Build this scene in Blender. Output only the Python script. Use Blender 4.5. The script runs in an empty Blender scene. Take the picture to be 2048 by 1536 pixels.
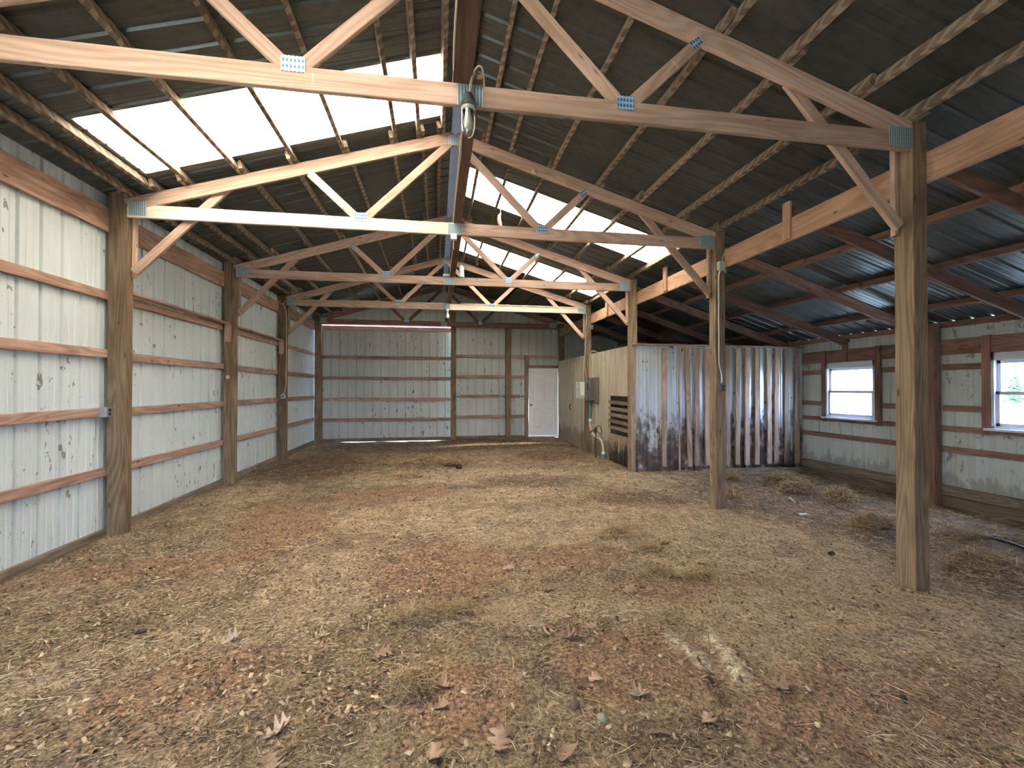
import bpy, bmesh, math, random
import numpy as np
from mathutils import Vector, Matrix
from math import pi, sin, cos, radians

random.seed(7)
rng = np.random.default_rng(11)
scn = bpy.context.scene
COL = scn.collection

# ------------------------------------------------------------------ camera, world, exposure
cam_d = bpy.data.cameras.new('camera')
cam_d.sensor_width = 36.0
cam_d.lens = 910.08 / 2048 * 36.0
cam_d.clip_start = 0.05
cam_d.clip_end = 300
cam = bpy.data.objects.new('camera', cam_d)
COL.objects.link(cam)
cam.location = (0, 0, 1.5366)
cam.rotation_euler = (pi / 2 + 0.0099, 0, -0.1636)
scn.camera = cam

scn.view_settings.view_transform = 'Standard'
scn.view_settings.look = 'None'
scn.view_settings.gamma = 1.0
scn.view_settings.exposure = 2.95
scn.view_settings.use_curve_mapping = False

SKY = 7.0
world = bpy.data.worlds.new('overcast_sky')
scn.world = world
world.use_nodes = True
wn = world.node_tree.nodes
wn.clear()
wo = wn.new('ShaderNodeOutputWorld')
wb = wn.new('ShaderNodeBackground')
wb.inputs['Color'].default_value = (0.52, 0.68, 1.0, 1)
wb.inputs['Strength'].default_value = SKY
world.node_tree.links.new(wb.outputs[0], wo.inputs[0])

sun_d = bpy.data.lights.new('sun', 'SUN')
sun_d.energy = 7.0
sun_d.angle = radians(4)
sun_d.color = (1.0, 0.93, 0.80)
sun = bpy.data.objects.new('sun', sun_d)
COL.objects.link(sun)
sun.location = (-20, 12, 25)
sun.rotation_euler = (Vector((-0.62, 0.30, 0.75))).to_track_quat('Z', 'Y').to_euler()

# ------------------------------------------------------------------ key dimensions (metres)
YT = [2.8747, 5.3295, 7.9322, 10.4686, 13.26]      # truss planes, nearest first
XL, XR, XM = -3.21, 3.53, 0.20                      # post faces, ridge
YB, YF = 13.46, -2.2                                # back wall, front wall
XW, XRW = -3.41, 7.14                               # left and right sheets
RZ, SL = 4.64, 0.30                                 # roof sheet at the ridge, slope
XK, SL2 = 3.62, 0.3235                              # kink and lean-to slope


def roof_z(x):
    if x <= XK:
        return RZ - SL * abs(x - XM)
    return RZ - SL * (XK - XM) - SL2 * (x - XK)


# ------------------------------------------------------------------ materials
def new_mat(name):
    m = bpy.data.materials.new(name)
    m.use_nodes = True
    nt = m.node_tree
    nt.nodes.clear()
    out = nt.nodes.new('ShaderNodeOutputMaterial')
    b = nt.nodes.new('ShaderNodeBsdfPrincipled')
    nt.links.new(b.outputs[0], out.inputs[0])
    return m, nt, b, out


def N(nt, t, **kw):
    n = nt.nodes.new(t)
    for k, v in kw.items():
        if k in n.inputs.keys():
            n.inputs[k].default_value = v
        else:
            setattr(n, k, v)
    return n


def ramp(nt, fac, stops):
    r = nt.nodes.new('ShaderNodeValToRGB')
    el = r.color_ramp.elements
    while len(el) < len(stops):
        el.new(0.5)
    for e, (p, c) in zip(el, stops):
        e.position = p
        e.color = (*c, 1) if len(c) == 3 else c
    nt.links.new(fac, r.inputs[0])
    return r


def mixc(nt, fac, a, b, mode='MIX'):
    m = nt.nodes.new('ShaderNodeMix')
    m.data_type = 'RGBA'
    m.blend_type = mode
    for sock, v in ((m.inputs[0], fac), (m.inputs[6], a), (m.inputs[7], b)):
        if isinstance(v, (int, float)):
            sock.default_value = v
        elif isinstance(v, tuple):
            sock.default_value = (*v, 1) if len(v) == 3 else v
        else:
            nt.links.new(v, sock)
    return m.outputs[2]


def math_n(nt, op, a, b=None, clamp=False):
    m = nt.nodes.new('ShaderNodeMath')
    m.operation = op
    m.use_clamp = clamp
    for i, v in enumerate((a, b)):
        if v is None:
            continue
        if isinstance(v, (int, float)):
            m.inputs[i].default_value = v
        else:
            nt.links.new(v, m.inputs[i])
    return m.outputs[0]


def vec_rand(nt, scale=(1, 1, 1)):
    """object coordinates shifted per object, so no two boards share their grain"""
    tc = nt.nodes.new('ShaderNodeTexCoord')
    oi = nt.nodes.new('ShaderNodeObjectInfo')
    k = math_n(nt, 'MULTIPLY', oi.outputs['Random'], 37.0)
    add = N(nt, 'ShaderNodeVectorMath', operation='ADD')
    nt.links.new(tc.outputs['Object'], add.inputs[0])
    nt.links.new(k, add.inputs[1])
    mp = nt.nodes.new('ShaderNodeMapping')
    mp.inputs['Scale'].default_value = scale
    nt.links.new(add.outputs[0], mp.inputs[0])
    return mp.outputs[0], oi, tc


def wood(name, light, dark, knot=0.5, stain=0.25, zebra=0.0, var=0.22, rough=0.75, chalk=0.0):
    m, nt, b, out = new_mat(name)
    v, oi, tc = vec_rand(nt, (0.45, 4.5, 4.5))
    n0 = N(nt, 'ShaderNodeTexNoise')
    n0.inputs['Scale'].default_value = 1.0
    n0.inputs['Detail'].default_value = 1.5
    n0.inputs['Distortion'].default_value = 0.3
    nt.links.new(v, n0.inputs[0])
    rings = math_n(nt, 'ADD', math_n(nt, 'MULTIPLY', math_n(nt, 'SINE', math_n(nt, 'MULTIPLY', n0.outputs['Fac'], 95.0)), 0.5), 0.5)
    v2, _, _ = vec_rand(nt, (2.5, 70, 70))
    n1 = N(nt, 'ShaderNodeTexNoise')
    n1.inputs['Scale'].default_value = 1.0
    n1.inputs['Detail'].default_value = 6
    nt.links.new(v2, n1.inputs[0])
    v2b, _, _ = vec_rand(nt, (1.1, 9, 9))
    n1b = N(nt, 'ShaderNodeTexNoise')
    n1b.inputs['Scale'].default_value = 1.0
    n1b.inputs['Detail'].default_value = 5
    nt.links.new(v2b, n1b.inputs[0])
    g = math_n(nt, 'ADD', math_n(nt, 'MULTIPLY', rings, 0.18), math_n(nt, 'ADD', math_n(nt, 'MULTIPLY', n1.outputs['Fac'], 0.40), math_n(nt, 'MULTIPLY', n1b.outputs['Fac'], 0.42)))
    r = ramp(nt, g, [(0.34, dark), (0.64, light)])
    # broad weather stains
    v3, _, _ = vec_rand(nt, (1.3, 4, 4))
    n2 = N(nt, 'ShaderNodeTexNoise')
    n2.inputs['Scale'].default_value = 1.2
    n2.inputs['Detail'].default_value = 4
    nt.links.new(v3, n2.inputs[0])
    st = ramp(nt, n2.outputs['Fac'], [(0.50, (0, 0, 0)), (0.72, (1, 1, 1))])
    c = mixc(nt, math_n(nt, 'MULTIPLY', st.outputs[0], stain), r.outputs[0], tuple(x * 0.42 for x in dark))
    # knots
    v4, _, _ = vec_rand(nt, (3.2, 8, 8))
    vo = N(nt, 'ShaderNodeTexVoronoi')
    vo.inputs['Scale'].default_value = 1.0
    nt.links.new(v4, vo.inputs[0])
    kn = ramp(nt, vo.outputs['Distance'], [(0.06, (1, 1, 1)), (0.13, (0, 0, 0))])
    c = mixc(nt, math_n(nt, 'MULTIPLY', kn.outputs[0], knot), c, tuple(x * 0.25 for x in dark))
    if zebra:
        # pale wavy bands slanting across the narrow face
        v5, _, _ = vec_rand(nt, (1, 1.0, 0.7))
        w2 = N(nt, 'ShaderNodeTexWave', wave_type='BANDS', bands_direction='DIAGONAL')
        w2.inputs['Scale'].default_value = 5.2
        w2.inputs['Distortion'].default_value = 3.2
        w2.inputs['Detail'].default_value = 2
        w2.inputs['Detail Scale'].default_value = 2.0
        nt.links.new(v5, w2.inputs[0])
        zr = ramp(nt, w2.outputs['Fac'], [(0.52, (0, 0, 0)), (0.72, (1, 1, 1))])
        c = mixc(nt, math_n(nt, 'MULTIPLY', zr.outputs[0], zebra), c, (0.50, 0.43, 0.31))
    if chalk:
        v6, _, _ = vec_rand(nt, (9, 1.2, 1.2))
        vc = N(nt, 'ShaderNodeTexVoronoi')
        vc.inputs['Scale'].default_value = 1.0
        nt.links.new(v6, vc.inputs[0])
        cr = ramp(nt, vc.outputs['Distance'], [(0.05, (1, 1, 1)), (0.09, (0, 0, 0))])
        c = mixc(nt, math_n(nt, 'MULTIPLY', cr.outputs[0], chalk), c, (0.75, 0.72, 0.66))
    hsv = nt.nodes.new('ShaderNodeHueSaturation')
    mr = N(nt, 'ShaderNodeMapRange')
    mr.inputs['To Min'].default_value = 1 - var
    mr.inputs['To Max'].default_value = 1 + var
    nt.links.new(oi.outputs['Random'], mr.inputs[0])
    nt.links.new(mr.outputs[0], hsv.inputs['Value'])
    nt.links.new(c, hsv.inputs['Color'])
    nt.links.new(hsv.outputs[0], b.inputs['Base Color'])
    b.inputs['Roughness'].default_value = rough
    b.inputs['Specular IOR Level'].default_value = 0.25
    bp = N(nt, 'ShaderNodeBump')
    bp.inputs['Strength'].default_value = 0.35
    bp.inputs['Distance'].default_value = 0.004
    nt.links.new(g, bp.inputs['Height'])
    nt.links.new(bp.outputs[0], b.inputs['Normal'])
    return m


def painted_metal(name, base, dirt=(0.10, 0.065, 0.04), fleck=0.5, grime=0.35, rough=0.45, metallic=0.0, low=None, streak=0.3,
                  lowmix=0.8, rusty=False):
    """coated steel sheet; dirt splashes, drips and (low=(z0,z1)) a dirty splash band along the ground"""
    m, nt, b, out = new_mat(name)
    geo = nt.nodes.new('ShaderNodeNewGeometry')
    mp = N(nt, 'ShaderNodeMapping')
    mp.inputs['Scale'].default_value = (1, 1, 0.35)
    nt.links.new(geo.outputs['Position'], mp.inputs[0])
    n1 = N(nt, 'ShaderNodeTexNoise')
    n1.inputs['Scale'].default_value = 1.1
    n1.inputs['Detail'].default_value = 6
    nt.links.new(mp.outputs[0], n1.inputs[0])
    c = mixc(nt, math_n(nt, 'MULTIPLY', ramp(nt, n1.outputs['Fac'], [(0.4, (0, 0, 0)), (0.75, (1, 1, 1))]).outputs[0], grime),
             base, tuple(x * 0.55 for x in base))
    mp2 = N(nt, 'ShaderNodeMapping')
    mp2.inputs['Scale'].default_value = (14, 14, 0.9)
    nt.links.new(geo.outputs['Position'], mp2.inputs[0])
    n2 = N(nt, 'ShaderNodeTexNoise')
    n2.inputs['Scale'].default_value = 1.0
    n2.inputs['Detail'].default_value = 4
    nt.links.new(mp2.outputs[0], n2.inputs[0])
    c = mixc(nt, math_n(nt, 'MULTIPLY', ramp(nt, n2.outputs['Fac'], [(0.45, (0, 0, 0)), (0.8, (1, 1, 1))]).outputs[0], streak),
             c, tuple(x * 0.5 for x in base))
    # splashes and flecks
    mp3 = N(nt, 'ShaderNodeMapping')
    mp3.inputs['Scale'].default_value = (9, 9, 5)
    nt.links.new(geo.outputs['Position'], mp3.inputs[0])
    n3 = N(nt, 'ShaderNodeTexNoise')
    n3.inputs['Scale'].default_value = 1.3
    n3.inputs['Detail'].default_value = 7
    n3.inputs['Roughness'].default_value = 0.65
    nt.links.new(mp3.outputs[0], n3.inputs[0])
    n4 = N(nt, 'ShaderNodeTexNoise')
    n4.inputs['Scale'].default_value = 0.9
    nt.links.new(geo.outputs['Position'], n4.inputs[0])
    f = math_n(nt, 'ADD', n3.outputs['Fac'], math_n(nt, 'MULTIPLY', math_n(nt, 'SUBTRACT', n4.outputs['Fac'], 0.5), 0.35))
    fr = ramp(nt, f, [(0.628, (0, 0, 0)), (0.66, (1, 1, 1))])
    c = mixc(nt, math_n(nt, 'MULTIPLY', fr.outputs[0], fleck), c, dirt)
    if low:
        sx = N(nt, 'ShaderNodeSeparateXYZ')
        nt.links.new(geo.outputs['Position'], sx.inputs[0])
        mr = N(nt, 'ShaderNodeMapRange')
        mr.inputs['From Min'].default_value = low[0]
        mr.inputs['From Max'].default_value = low[1]
        mr.inputs['To Min'].default_value = 0.42
        mr.inputs['To Max'].default_value = -0.32
        nt.links.new(sx.outputs['Z'], mr.inputs[0])
        mp5 = N(nt, 'ShaderNodeMapping')
        mp5.inputs['Scale'].default_value = (3.4, 3.4, 1.3) if rusty else (4.5, 4.5, 2.0)
        nt.links.new(geo.outputs['Position'], mp5.inputs[0])
        n5 = N(nt, 'ShaderNodeTexNoise')
        n5.inputs['Scale'].default_value = 1.4
        n5.inputs['Detail'].default_value = 8
        n5.inputs['Roughness'].default_value = 0.7
        nt.links.new(mp5.outputs[0], n5.inputs[0])
        s = math_n(nt, 'ADD', mr.outputs[0], n5.outputs['Fac'])
        lr = ramp(nt, s, [(0.52, (0, 0, 0)), (0.62, (1, 1, 1))])
        dcol = dirt
        if rusty:
            n6 = N(nt, 'ShaderNodeTexNoise')
            n6.inputs['Scale'].default_value = 7
            n6.inputs['Detail'].default_value = 6
            nt.links.new(geo.outputs['Position'], n6.inputs[0])
            dcol = ramp(nt, n6.outputs['Fac'], [(0.38, (0.025, 0.018, 0.02)), (0.52, (0.10, 0.055, 0.035)), (0.64, (0.26, 0.17, 0.12)), (0.72, base)]).outputs[0]
        c = mixc(nt, math_n(nt, 'MULTIPLY', lr.outputs[0], lowmix), c, dcol)
    nt.links.new(c, b.inputs['Base Color'])
    b.inputs['Roughness'].default_value = rough
    b.inputs['Metallic'].default_value = metallic
    bp = N(nt, 'ShaderNodeBump')
    bp.inputs['Strength'].default_value = 0.12
    bp.inputs['Distance'].default_value = 0.01
    nt.links.new(n1.outputs['Fac'], bp.inputs['Height'])
    nt.links.new(bp.outputs[0], b.inputs['Normal'])
    return m


def plain(name, col, rough=0.5, metallic=0.0, noise=0.15, scale=30.0, spec=0.4):
    m, nt, b, out = new_mat(name)
    tc = nt.nodes.new('ShaderNodeTexCoord')
    n1 = N(nt, 'ShaderNodeTexNoise')
    n1.inputs['Scale'].default_value = scale
    n1.inputs['Detail'].default_value = 4
    nt.links.new(tc.outputs['Object'], n1.inputs[0])
    c = mixc(nt, math_n(nt, 'MULTIPLY', n1.outputs['Fac'], noise * 2), col, tuple(x * 0.45 for x in col))
    nt.links.new(c, b.inputs['Base Color'])
    b.inputs['Roughness'].default_value = rough
    b.inputs['Metallic'].default_value = metallic
    b.inputs['Specular IOR Level'].default_value = spec
    return m


def vcol_mat(name, rough=0.85, bump=0.0, mul=None, spec=0.2):
    m, nt, b, out = new_mat(name)
    at = nt.nodes.new('ShaderNodeAttribute')
    at.attribute_name = 'Col'
    c = at.outputs['Color']
    if bump:
        geo = nt.nodes.new('ShaderNodeNewGeometry')
        na = N(nt, 'ShaderNodeTexNoise')
        na.inputs['Scale'].default_value = 38
        na.inputs['Detail'].default_value = 8
        na.inputs['Roughness'].default_value = 0.7
        nt.links.new(geo.outputs['Position'], na.inputs[0])
        nb = N(nt, 'ShaderNodeTexVoronoi', feature='F1')
        nb.inputs['Scale'].default_value = 70
        nt.links.new(geo.outputs['Position'], nb.inputs[0])
        nc = N(nt, 'ShaderNodeTexNoise')
        nc.inputs['Scale'].default_value = 6
        nc.inputs['Detail'].default_value = 6
        nt.links.new(geo.outputs['Position'], nc.inputs[0])
        r1 = ramp(nt, na.outputs['Fac'], [(0.36, (0.22, 0.20, 0.18)), (0.50, (0.95, 0.95, 0.95)), (0.64, (1.9, 1.8, 1.6))])
        c = mixc(nt, 0.9, c, r1.outputs[0], 'MULTIPLY')
        r2 = ramp(nt, nc.outputs['Fac'], [(0.35, (0.7, 0.68, 0.66)), (0.65, (1.25, 1.22, 1.15))])
        c = mixc(nt, 0.9, c, r2.outputs[0], 'MULTIPLY')
        h = math_n(nt, 'ADD', na.outputs['Fac'], math_n(nt, 'MULTIPLY', nb.outputs['Distance'], 0.5))
        bp = N(nt, 'ShaderNodeBump')
        bp.inputs['Strength'].default_value = bump
        bp.inputs['Distance'].default_value = 0.03
        nt.links.new(h, bp.inputs['Height'])
        nt.links.new(bp.outputs[0], b.inputs['Normal'])
    nt.links.new(c, b.inputs['Base Color'])
    b.inputs['Roughness'].default_value = rough
    b.inputs['Specular IOR Level'].default_value = spec
    return m


M = {}
M['truss'] = wood('truss_pine', (0.56, 0.40, 0.305), (0.38, 0.25, 0.18), knot=0.55, stain=0.18, chalk=0.35)
M['chord_pale_lit'] = wood('pale_lit_pine', (0.64, 0.54, 0.42), (0.46, 0.37, 0.28), knot=0.4, stain=0.12, chalk=0.4)  # lighter pine that carries skylight brightness in its colour on two chords
M['girt'] = wood('girt_pine', (0.47, 0.315, 0.24), (0.28, 0.17, 0.12), knot=0.8, stain=0.5)
M['redwood'] = wood('rafter_fir', (0.30, 0.175, 0.13), (0.17, 0.09, 0.065), knot=0.6, stain=0.3)
M['post'] = wood('treated_post', (0.27, 0.195, 0.12), (0.135, 0.09, 0.055), knot=0.7, stain=0.4)
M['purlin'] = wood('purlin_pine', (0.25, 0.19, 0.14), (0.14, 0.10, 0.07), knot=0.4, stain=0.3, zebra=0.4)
M['beam'] = wood('beam_fir', (0.56, 0.36, 0.235), (0.38, 0.225, 0.14), knot=1.0, stain=0.15)
M['plank'] = wood('weathered_plank', (0.26, 0.205, 0.15), (0.13, 0.095, 0.065), knot=0.4, stain=0.5)
M['batten'] = wood('batten_board', (0.50, 0.37, 0.27), (0.28, 0.185, 0.12), knot=0.5, stain=0.55, var=0.3)
M['darkboard'] = wood('brace_board', (0.22, 0.125, 0.085), (0.12, 0.065, 0.045), knot=0.5, stain=0.4)
M['wall'] = painted_metal('wall_sheet', (0.58, 0.655, 0.665), fleck=0.75, streak=0.15, grime=0.25)
M['wall_back'] = painted_metal('back_wall_sheet', (0.53, 0.56, 0.52), fleck=0.85, grime=0.5)
M['wall_right'] = painted_metal('right_wall_sheet', (0.52, 0.575, 0.53), fleck=0.6, grime=0.4, low=(-0.1, 0.75), lowmix=0.45)
M['roof'] = painted_metal('roof_sheet', (0.125, 0.138, 0.13), fleck=0.2, grime=0.4, rough=0.38, metallic=0.55, streak=0.5)
M['part_front'] = painted_metal('stained_sheet', (0.50, 0.52, 0.52), dirt=(0.055, 0.028, 0.015), fleck=0.95, grime=0.4, rough=0.3,
                                low=(-0.5, 2.3), lowmix=0.92, metallic=0.25, rusty=True)
M['part_side'] = painted_metal('tan_sheet', (0.47, 0.42, 0.30), dirt=(0.12, 0.065, 0.03), fleck=0.4, grime=0.5, low=(0.0, 0.9), lowmix=0.7)
M['galv'] = plain('galvanised_steel', (0.50, 0.56, 0.62), 0.35, 0.8, 0.3, 60)
M['paint_white'] = plain('white_paint', (0.84, 0.87, 0.86), 0.4, 0, 0.08, 8)
M['vinyl'] = plain('window_vinyl', (0.66, 0.68, 0.74), 0.35, 0, 0.06, 8)
M['grey_box'] = plain('grey_enamel', (0.15, 0.155, 0.14), 0.45, 0.2, 0.15, 20)
M['pale_box'] = plain('pale_enamel', (0.42, 0.46, 0.40), 0.45, 0.2, 0.12, 20)
M['paper'] = plain('paper', (0.75, 0.74, 0.62), 0.8, 0, 0.05, 20)
M['black'] = plain('black_plastic', (0.02, 0.02, 0.022), 0.4, 0, 0.1, 20)
M['pvc_green'] = plain('green_pipe', (0.10, 0.30, 0.26), 0.4, 0, 0.15, 12)
M['pvc_grey'] = plain('grey_pipe', (0.50, 0.49, 0.40), 0.45, 0, 0.15, 12)
M['pvc_white'] = plain('white_collar', (0.85, 0.85, 0.80), 0.4, 0, 0.03, 12)
M['cable'] = plain('cream_cable', (0.62, 0.55, 0.40), 0.55, 0, 0.1, 12)
M['conduit'] = plain('conduit_metal', (0.60, 0.62, 0.62), 0.35, 0.7, 0.1, 12)
M['iron'] = plain('rusty_iron', (0.13, 0.085, 0.055), 0.7, 0.5, 0.4, 40)
M['rag'] = plain('cobwebbed_scrap', (0.55, 0.42, 0.38), 0.9, 0, 0.3, 30)
M['stone'] = plain('pale_stone', (0.62, 0.52, 0.30), 0.8, 0, 0.3, 30)
M['dung'] = plain('dark_clod', (0.035, 0.028, 0.02), 0.8, 0, 0.4, 30)
M['blue_plastic'] = plain('blue_film', (0.22, 0.32, 0.55), 0.3, 0, 0.25, 20)
M['white_plastic'] = plain('white_film', (0.72, 0.74, 0.80), 0.4, 0, 0.1, 20)
M['red_trim'] = plain('red_trim', (0.34, 0.08, 0.11), 0.5, 0, 0.1, 5)
M['outside'] = plain('outside_ground', (0.42, 0.40, 0.30), 0.9, 0, 0.3, 0.6)
M['hedge'] = plain('outside_leaves', (0.10, 0.20, 0.09), 0.8, 0, 0.3, 3)
M['bark'] = plain('outside_bark', (0.14, 0.10, 0.07), 0.9, 0, 0.3, 5)
M['ridge'] = plain('ridge_metal', (0.42, 0.48, 0.60), 0.4, 0.2, 0.15, 3)
M['soil'] = vcol_mat('barn_floor', bump=0.9)
M['litter'] = vcol_mat('straw_and_chips')
M['hay'] = vcol_mat('matted_hay')

# translucent fibreglass skylight
def fibreglass(name, dirty):
  m, nt, b, out = new_mat(name)
  nt.nodes.remove(b)
  tr = nt.nodes.new('ShaderNodeBsdfTranslucent')
  df = nt.nodes.new('ShaderNodeBsdfDiffuse')
  mx = nt.nodes.new('ShaderNodeMixShader')
  mx.inputs[0].default_value = 0.22
  geo = nt.nodes.new('ShaderNodeNewGeometry')
  mpx = N(nt, 'ShaderNodeMapping')
  mpx.inputs['Scale'].default_value = (0.6, 14, 0.6)
  nt.links.new(geo.outputs['Position'], mpx.inputs[0])
  nz = N(nt, 'ShaderNodeTexNoise')
  nz.inputs['Scale'].default_value = 1.5
  nz.inputs['Detail'].default_value = 5
  nt.links.new(mpx.outputs[0], nz.inputs[0])
  rr = ramp(nt, nz.outputs['Fac'], [(0.35, (0.86, 0.73, 0.56)), (0.6, (1.0, 0.885, 0.72))])
  c = rr.outputs[0]
  if dirty:   # grime settled along every rib
      sp = N(nt, 'ShaderNodeSeparateXYZ')
      nt.links.new(geo.outputs['Position'], sp.inputs[0])
      fr = math_n(nt, 'ABSOLUTE', math_n(nt, 'SUBTRACT', math_n(nt, 'FRACT', math_n(nt, 'DIVIDE', sp.outputs['Y'], 0.1143)), 0.5))
      lr = ramp(nt, fr, [(0.40, (0.97, 0.97, 0.97)), (0.475, (0.04, 0.04, 0.04))])
      c = mixc(nt, 1.0, c, lr.outputs[0], 'MULTIPLY')
  nt.links.new(c, tr.inputs['Color'])
  df.inputs['Color'].default_value = (0.6, 0.57, 0.5, 1)
  nt.links.new(tr.outputs[0], mx.inputs[1])
  nt.links.new(df.outputs[0], mx.inputs[2])
  nt.links.new(mx.outputs[0], out.inputs[0])
  return m


M['fibreglass'] = fibreglass('fibreglass', False)
M['fibreglass_dirty'] = fibreglass('dirty_fibreglass', True)


def glass_mat(name, tint, gl=0.08, rough=0.02):
    m, nt, b, out = new_mat(name)
    nt.nodes.remove(b)
    t = nt.nodes.new('ShaderNodeBsdfTransparent')
    t.inputs[0].default_value = (*tint, 1)
    g = nt.nodes.new('ShaderNodeBsdfGlossy')
    g.inputs['Roughness'].default_value = rough
    x = nt.nodes.new('ShaderNodeMixShader')
    lw = nt.nodes.new('ShaderNodeLayerWeight')
    lw.inputs['Blend'].default_value = 0.5
    f = math_n(nt, 'ADD', math_n(nt, 'MULTIPLY', math_n(nt, 'POWER', lw.outputs['Facing'], 5.0), 0.9), 0.04 + gl)
    nt.links.new(f, x.inputs[0])
    nt.links.new(t.outputs[0], x.inputs[1])
    nt.links.new(g.outputs[0], x.inputs[2])
    nt.links.new(x.outputs[0], out.inputs[0])
    return m


M['glass'] = glass_mat('window_glass', (0.90, 0.94, 1.0), 0.0)
M['jar'] = glass_mat('lamp_glass', (0.80, 0.85, 0.84), 0.18, 0.12)

# nail plate with rows of punched teeth
m, nt, b, out = new_mat('nail_plate')
tc = nt.nodes.new('ShaderNodeTexCoord')
wv1 = N(nt, 'ShaderNodeTexWave', wave_type='BANDS', bands_direction='X')
wv1.inputs['Scale'].default_value = 14
wv1.inputs['Distortion'].default_value = 0.4
nt.links.new(tc.outputs['Object'], wv1.inputs[0])
wv2 = N(nt, 'ShaderNodeTexWave', wave_type='BANDS', bands_direction='Z')
wv2.inputs['Scale'].default_value = 9
wv2.inputs['Distortion'].default_value = 1.2
nt.links.new(tc.outputs['Object'], wv2.inputs[0])
pf = math_n(nt, 'MULTIPLY', wv1.outputs['Fac'], wv2.outputs['Fac'])
rp = ramp(nt, pf, [(0.10, (0.42, 0.66, 0.90)), (0.42, (0.05, 0.14, 0.26))])
nt.links.new(rp.outputs[0], b.inputs['Base Color'])
b.inputs['Metallic'].default_value = 0.35
b.inputs['Roughness'].default_value = 0.35
M['plate'] = m
# heel and centre plate: vertical slots only
m, nt, b, out = new_mat('slotted_plate')
tc = nt.nodes.new('ShaderNodeTexCoord')
wv1 = N(nt, 'ShaderNodeTexWave', wave_type='BANDS', bands_direction='X')
wv1.inputs['Scale'].default_value = 16
wv1.inputs['Distortion'].default_value = 0.5
nt.links.new(tc.outputs['Object'], wv1.inputs[0])
rp = ramp(nt, wv1.outputs['Fac'], [(0.25, (0.46, 0.60, 0.66)), (0.75, (0.17, 0.24, 0.27))])
nt.links.new(rp.outputs[0], b.inputs['Base Color'])
b.inputs['Metallic'].default_value = 0.35
b.inputs['Roughness'].default_value = 0.4
M['plate_slot'] = m

# dry oak leaf
m, nt, b, out = new_mat('dry_leaf')
oi = nt.nodes.new('ShaderNodeObjectInfo')
tc = nt.nodes.new('ShaderNodeTexCoord')
nz = N(nt, 'ShaderNodeTexNoise')
nz.inputs['Scale'].default_value = 40
nt.links.new(tc.outputs['Object'], nz.inputs[0])
r1 = ramp(nt, oi.outputs['Random'], [(0.0, (0.33, 0.20, 0.125)), (0.35, (0.44, 0.30, 0.205)), (0.7, (0.19, 0.12, 0.075)), (1.0, (0.52, 0.40, 0.28))])
c = mixc(nt, math_n(nt, 'MULTIPLY', nz.outputs['Fac'], 0.5), r1.outputs[0], (0.14, 0.08, 0.05))
nt.links.new(c, b.inputs['Base Color'])
b.inputs['Roughness'].default_value = 0.6
M['leaf'] = m


# ------------------------------------------------------------------ object helpers
def tag(o, label=None, cat=None, group=None, kind=None):
    if label: o['label'] = label
    if cat: o['category'] = cat
    if group: o['group'] = group
    if kind: o['kind'] = kind
    return o


def root(name, loc, label, cat, group=None, kind=None):
    o = bpy.data.objects.new(name, None)
    o.empty_display_size = 0.05
    COL.objects.link(o)
    o.location = loc
    return tag(o, label, cat, group, kind)


def parent_to(o, p):
    """keep o where it is in the world; parents are only ever translated"""
    if p is None:
        return
    off = Vector((0, 0, 0))
    q = p
    mats = []
    while q is not None:
        mats.append(q.matrix_basis.copy() if q.type != 'EMPTY' else Matrix.Translation(q.location) @ q.rotation_euler.to_matrix().to_4x4())
        q = q.parent
    W = Matrix.Identity(4)
    for mm in reversed(mats):
        W = W @ mm
    o.parent = p
    o.matrix_basis = W.inverted() @ o.matrix_basis


def obj_bm(name, bm, mat, parent=None, smooth=False):
    me = bpy.data.meshes.new(name)
    bm.normal_update()
    bm.to_mesh(me)
    bm.free()
    me.materials.append(mat)
    if smooth:
        for p in me.polygons:
            p.use_smooth = True
    o = bpy.data.objects.new(name, me)
    COL.objects.link(o)
    parent_to(o, parent)
    return o


def frame(p0, p1, side=None):
    x = (Vector(p1) - Vector(p0)).normalized()
    s = Vector(side) if side is not None else (Vector((0, 0, 1)) if abs(x.z) < 0.9 else Vector((0, 1, 0)))
    y = s - x * s.dot(x)
    y.normalize()
    z = x.cross(y)
    return x, y, z


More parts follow.
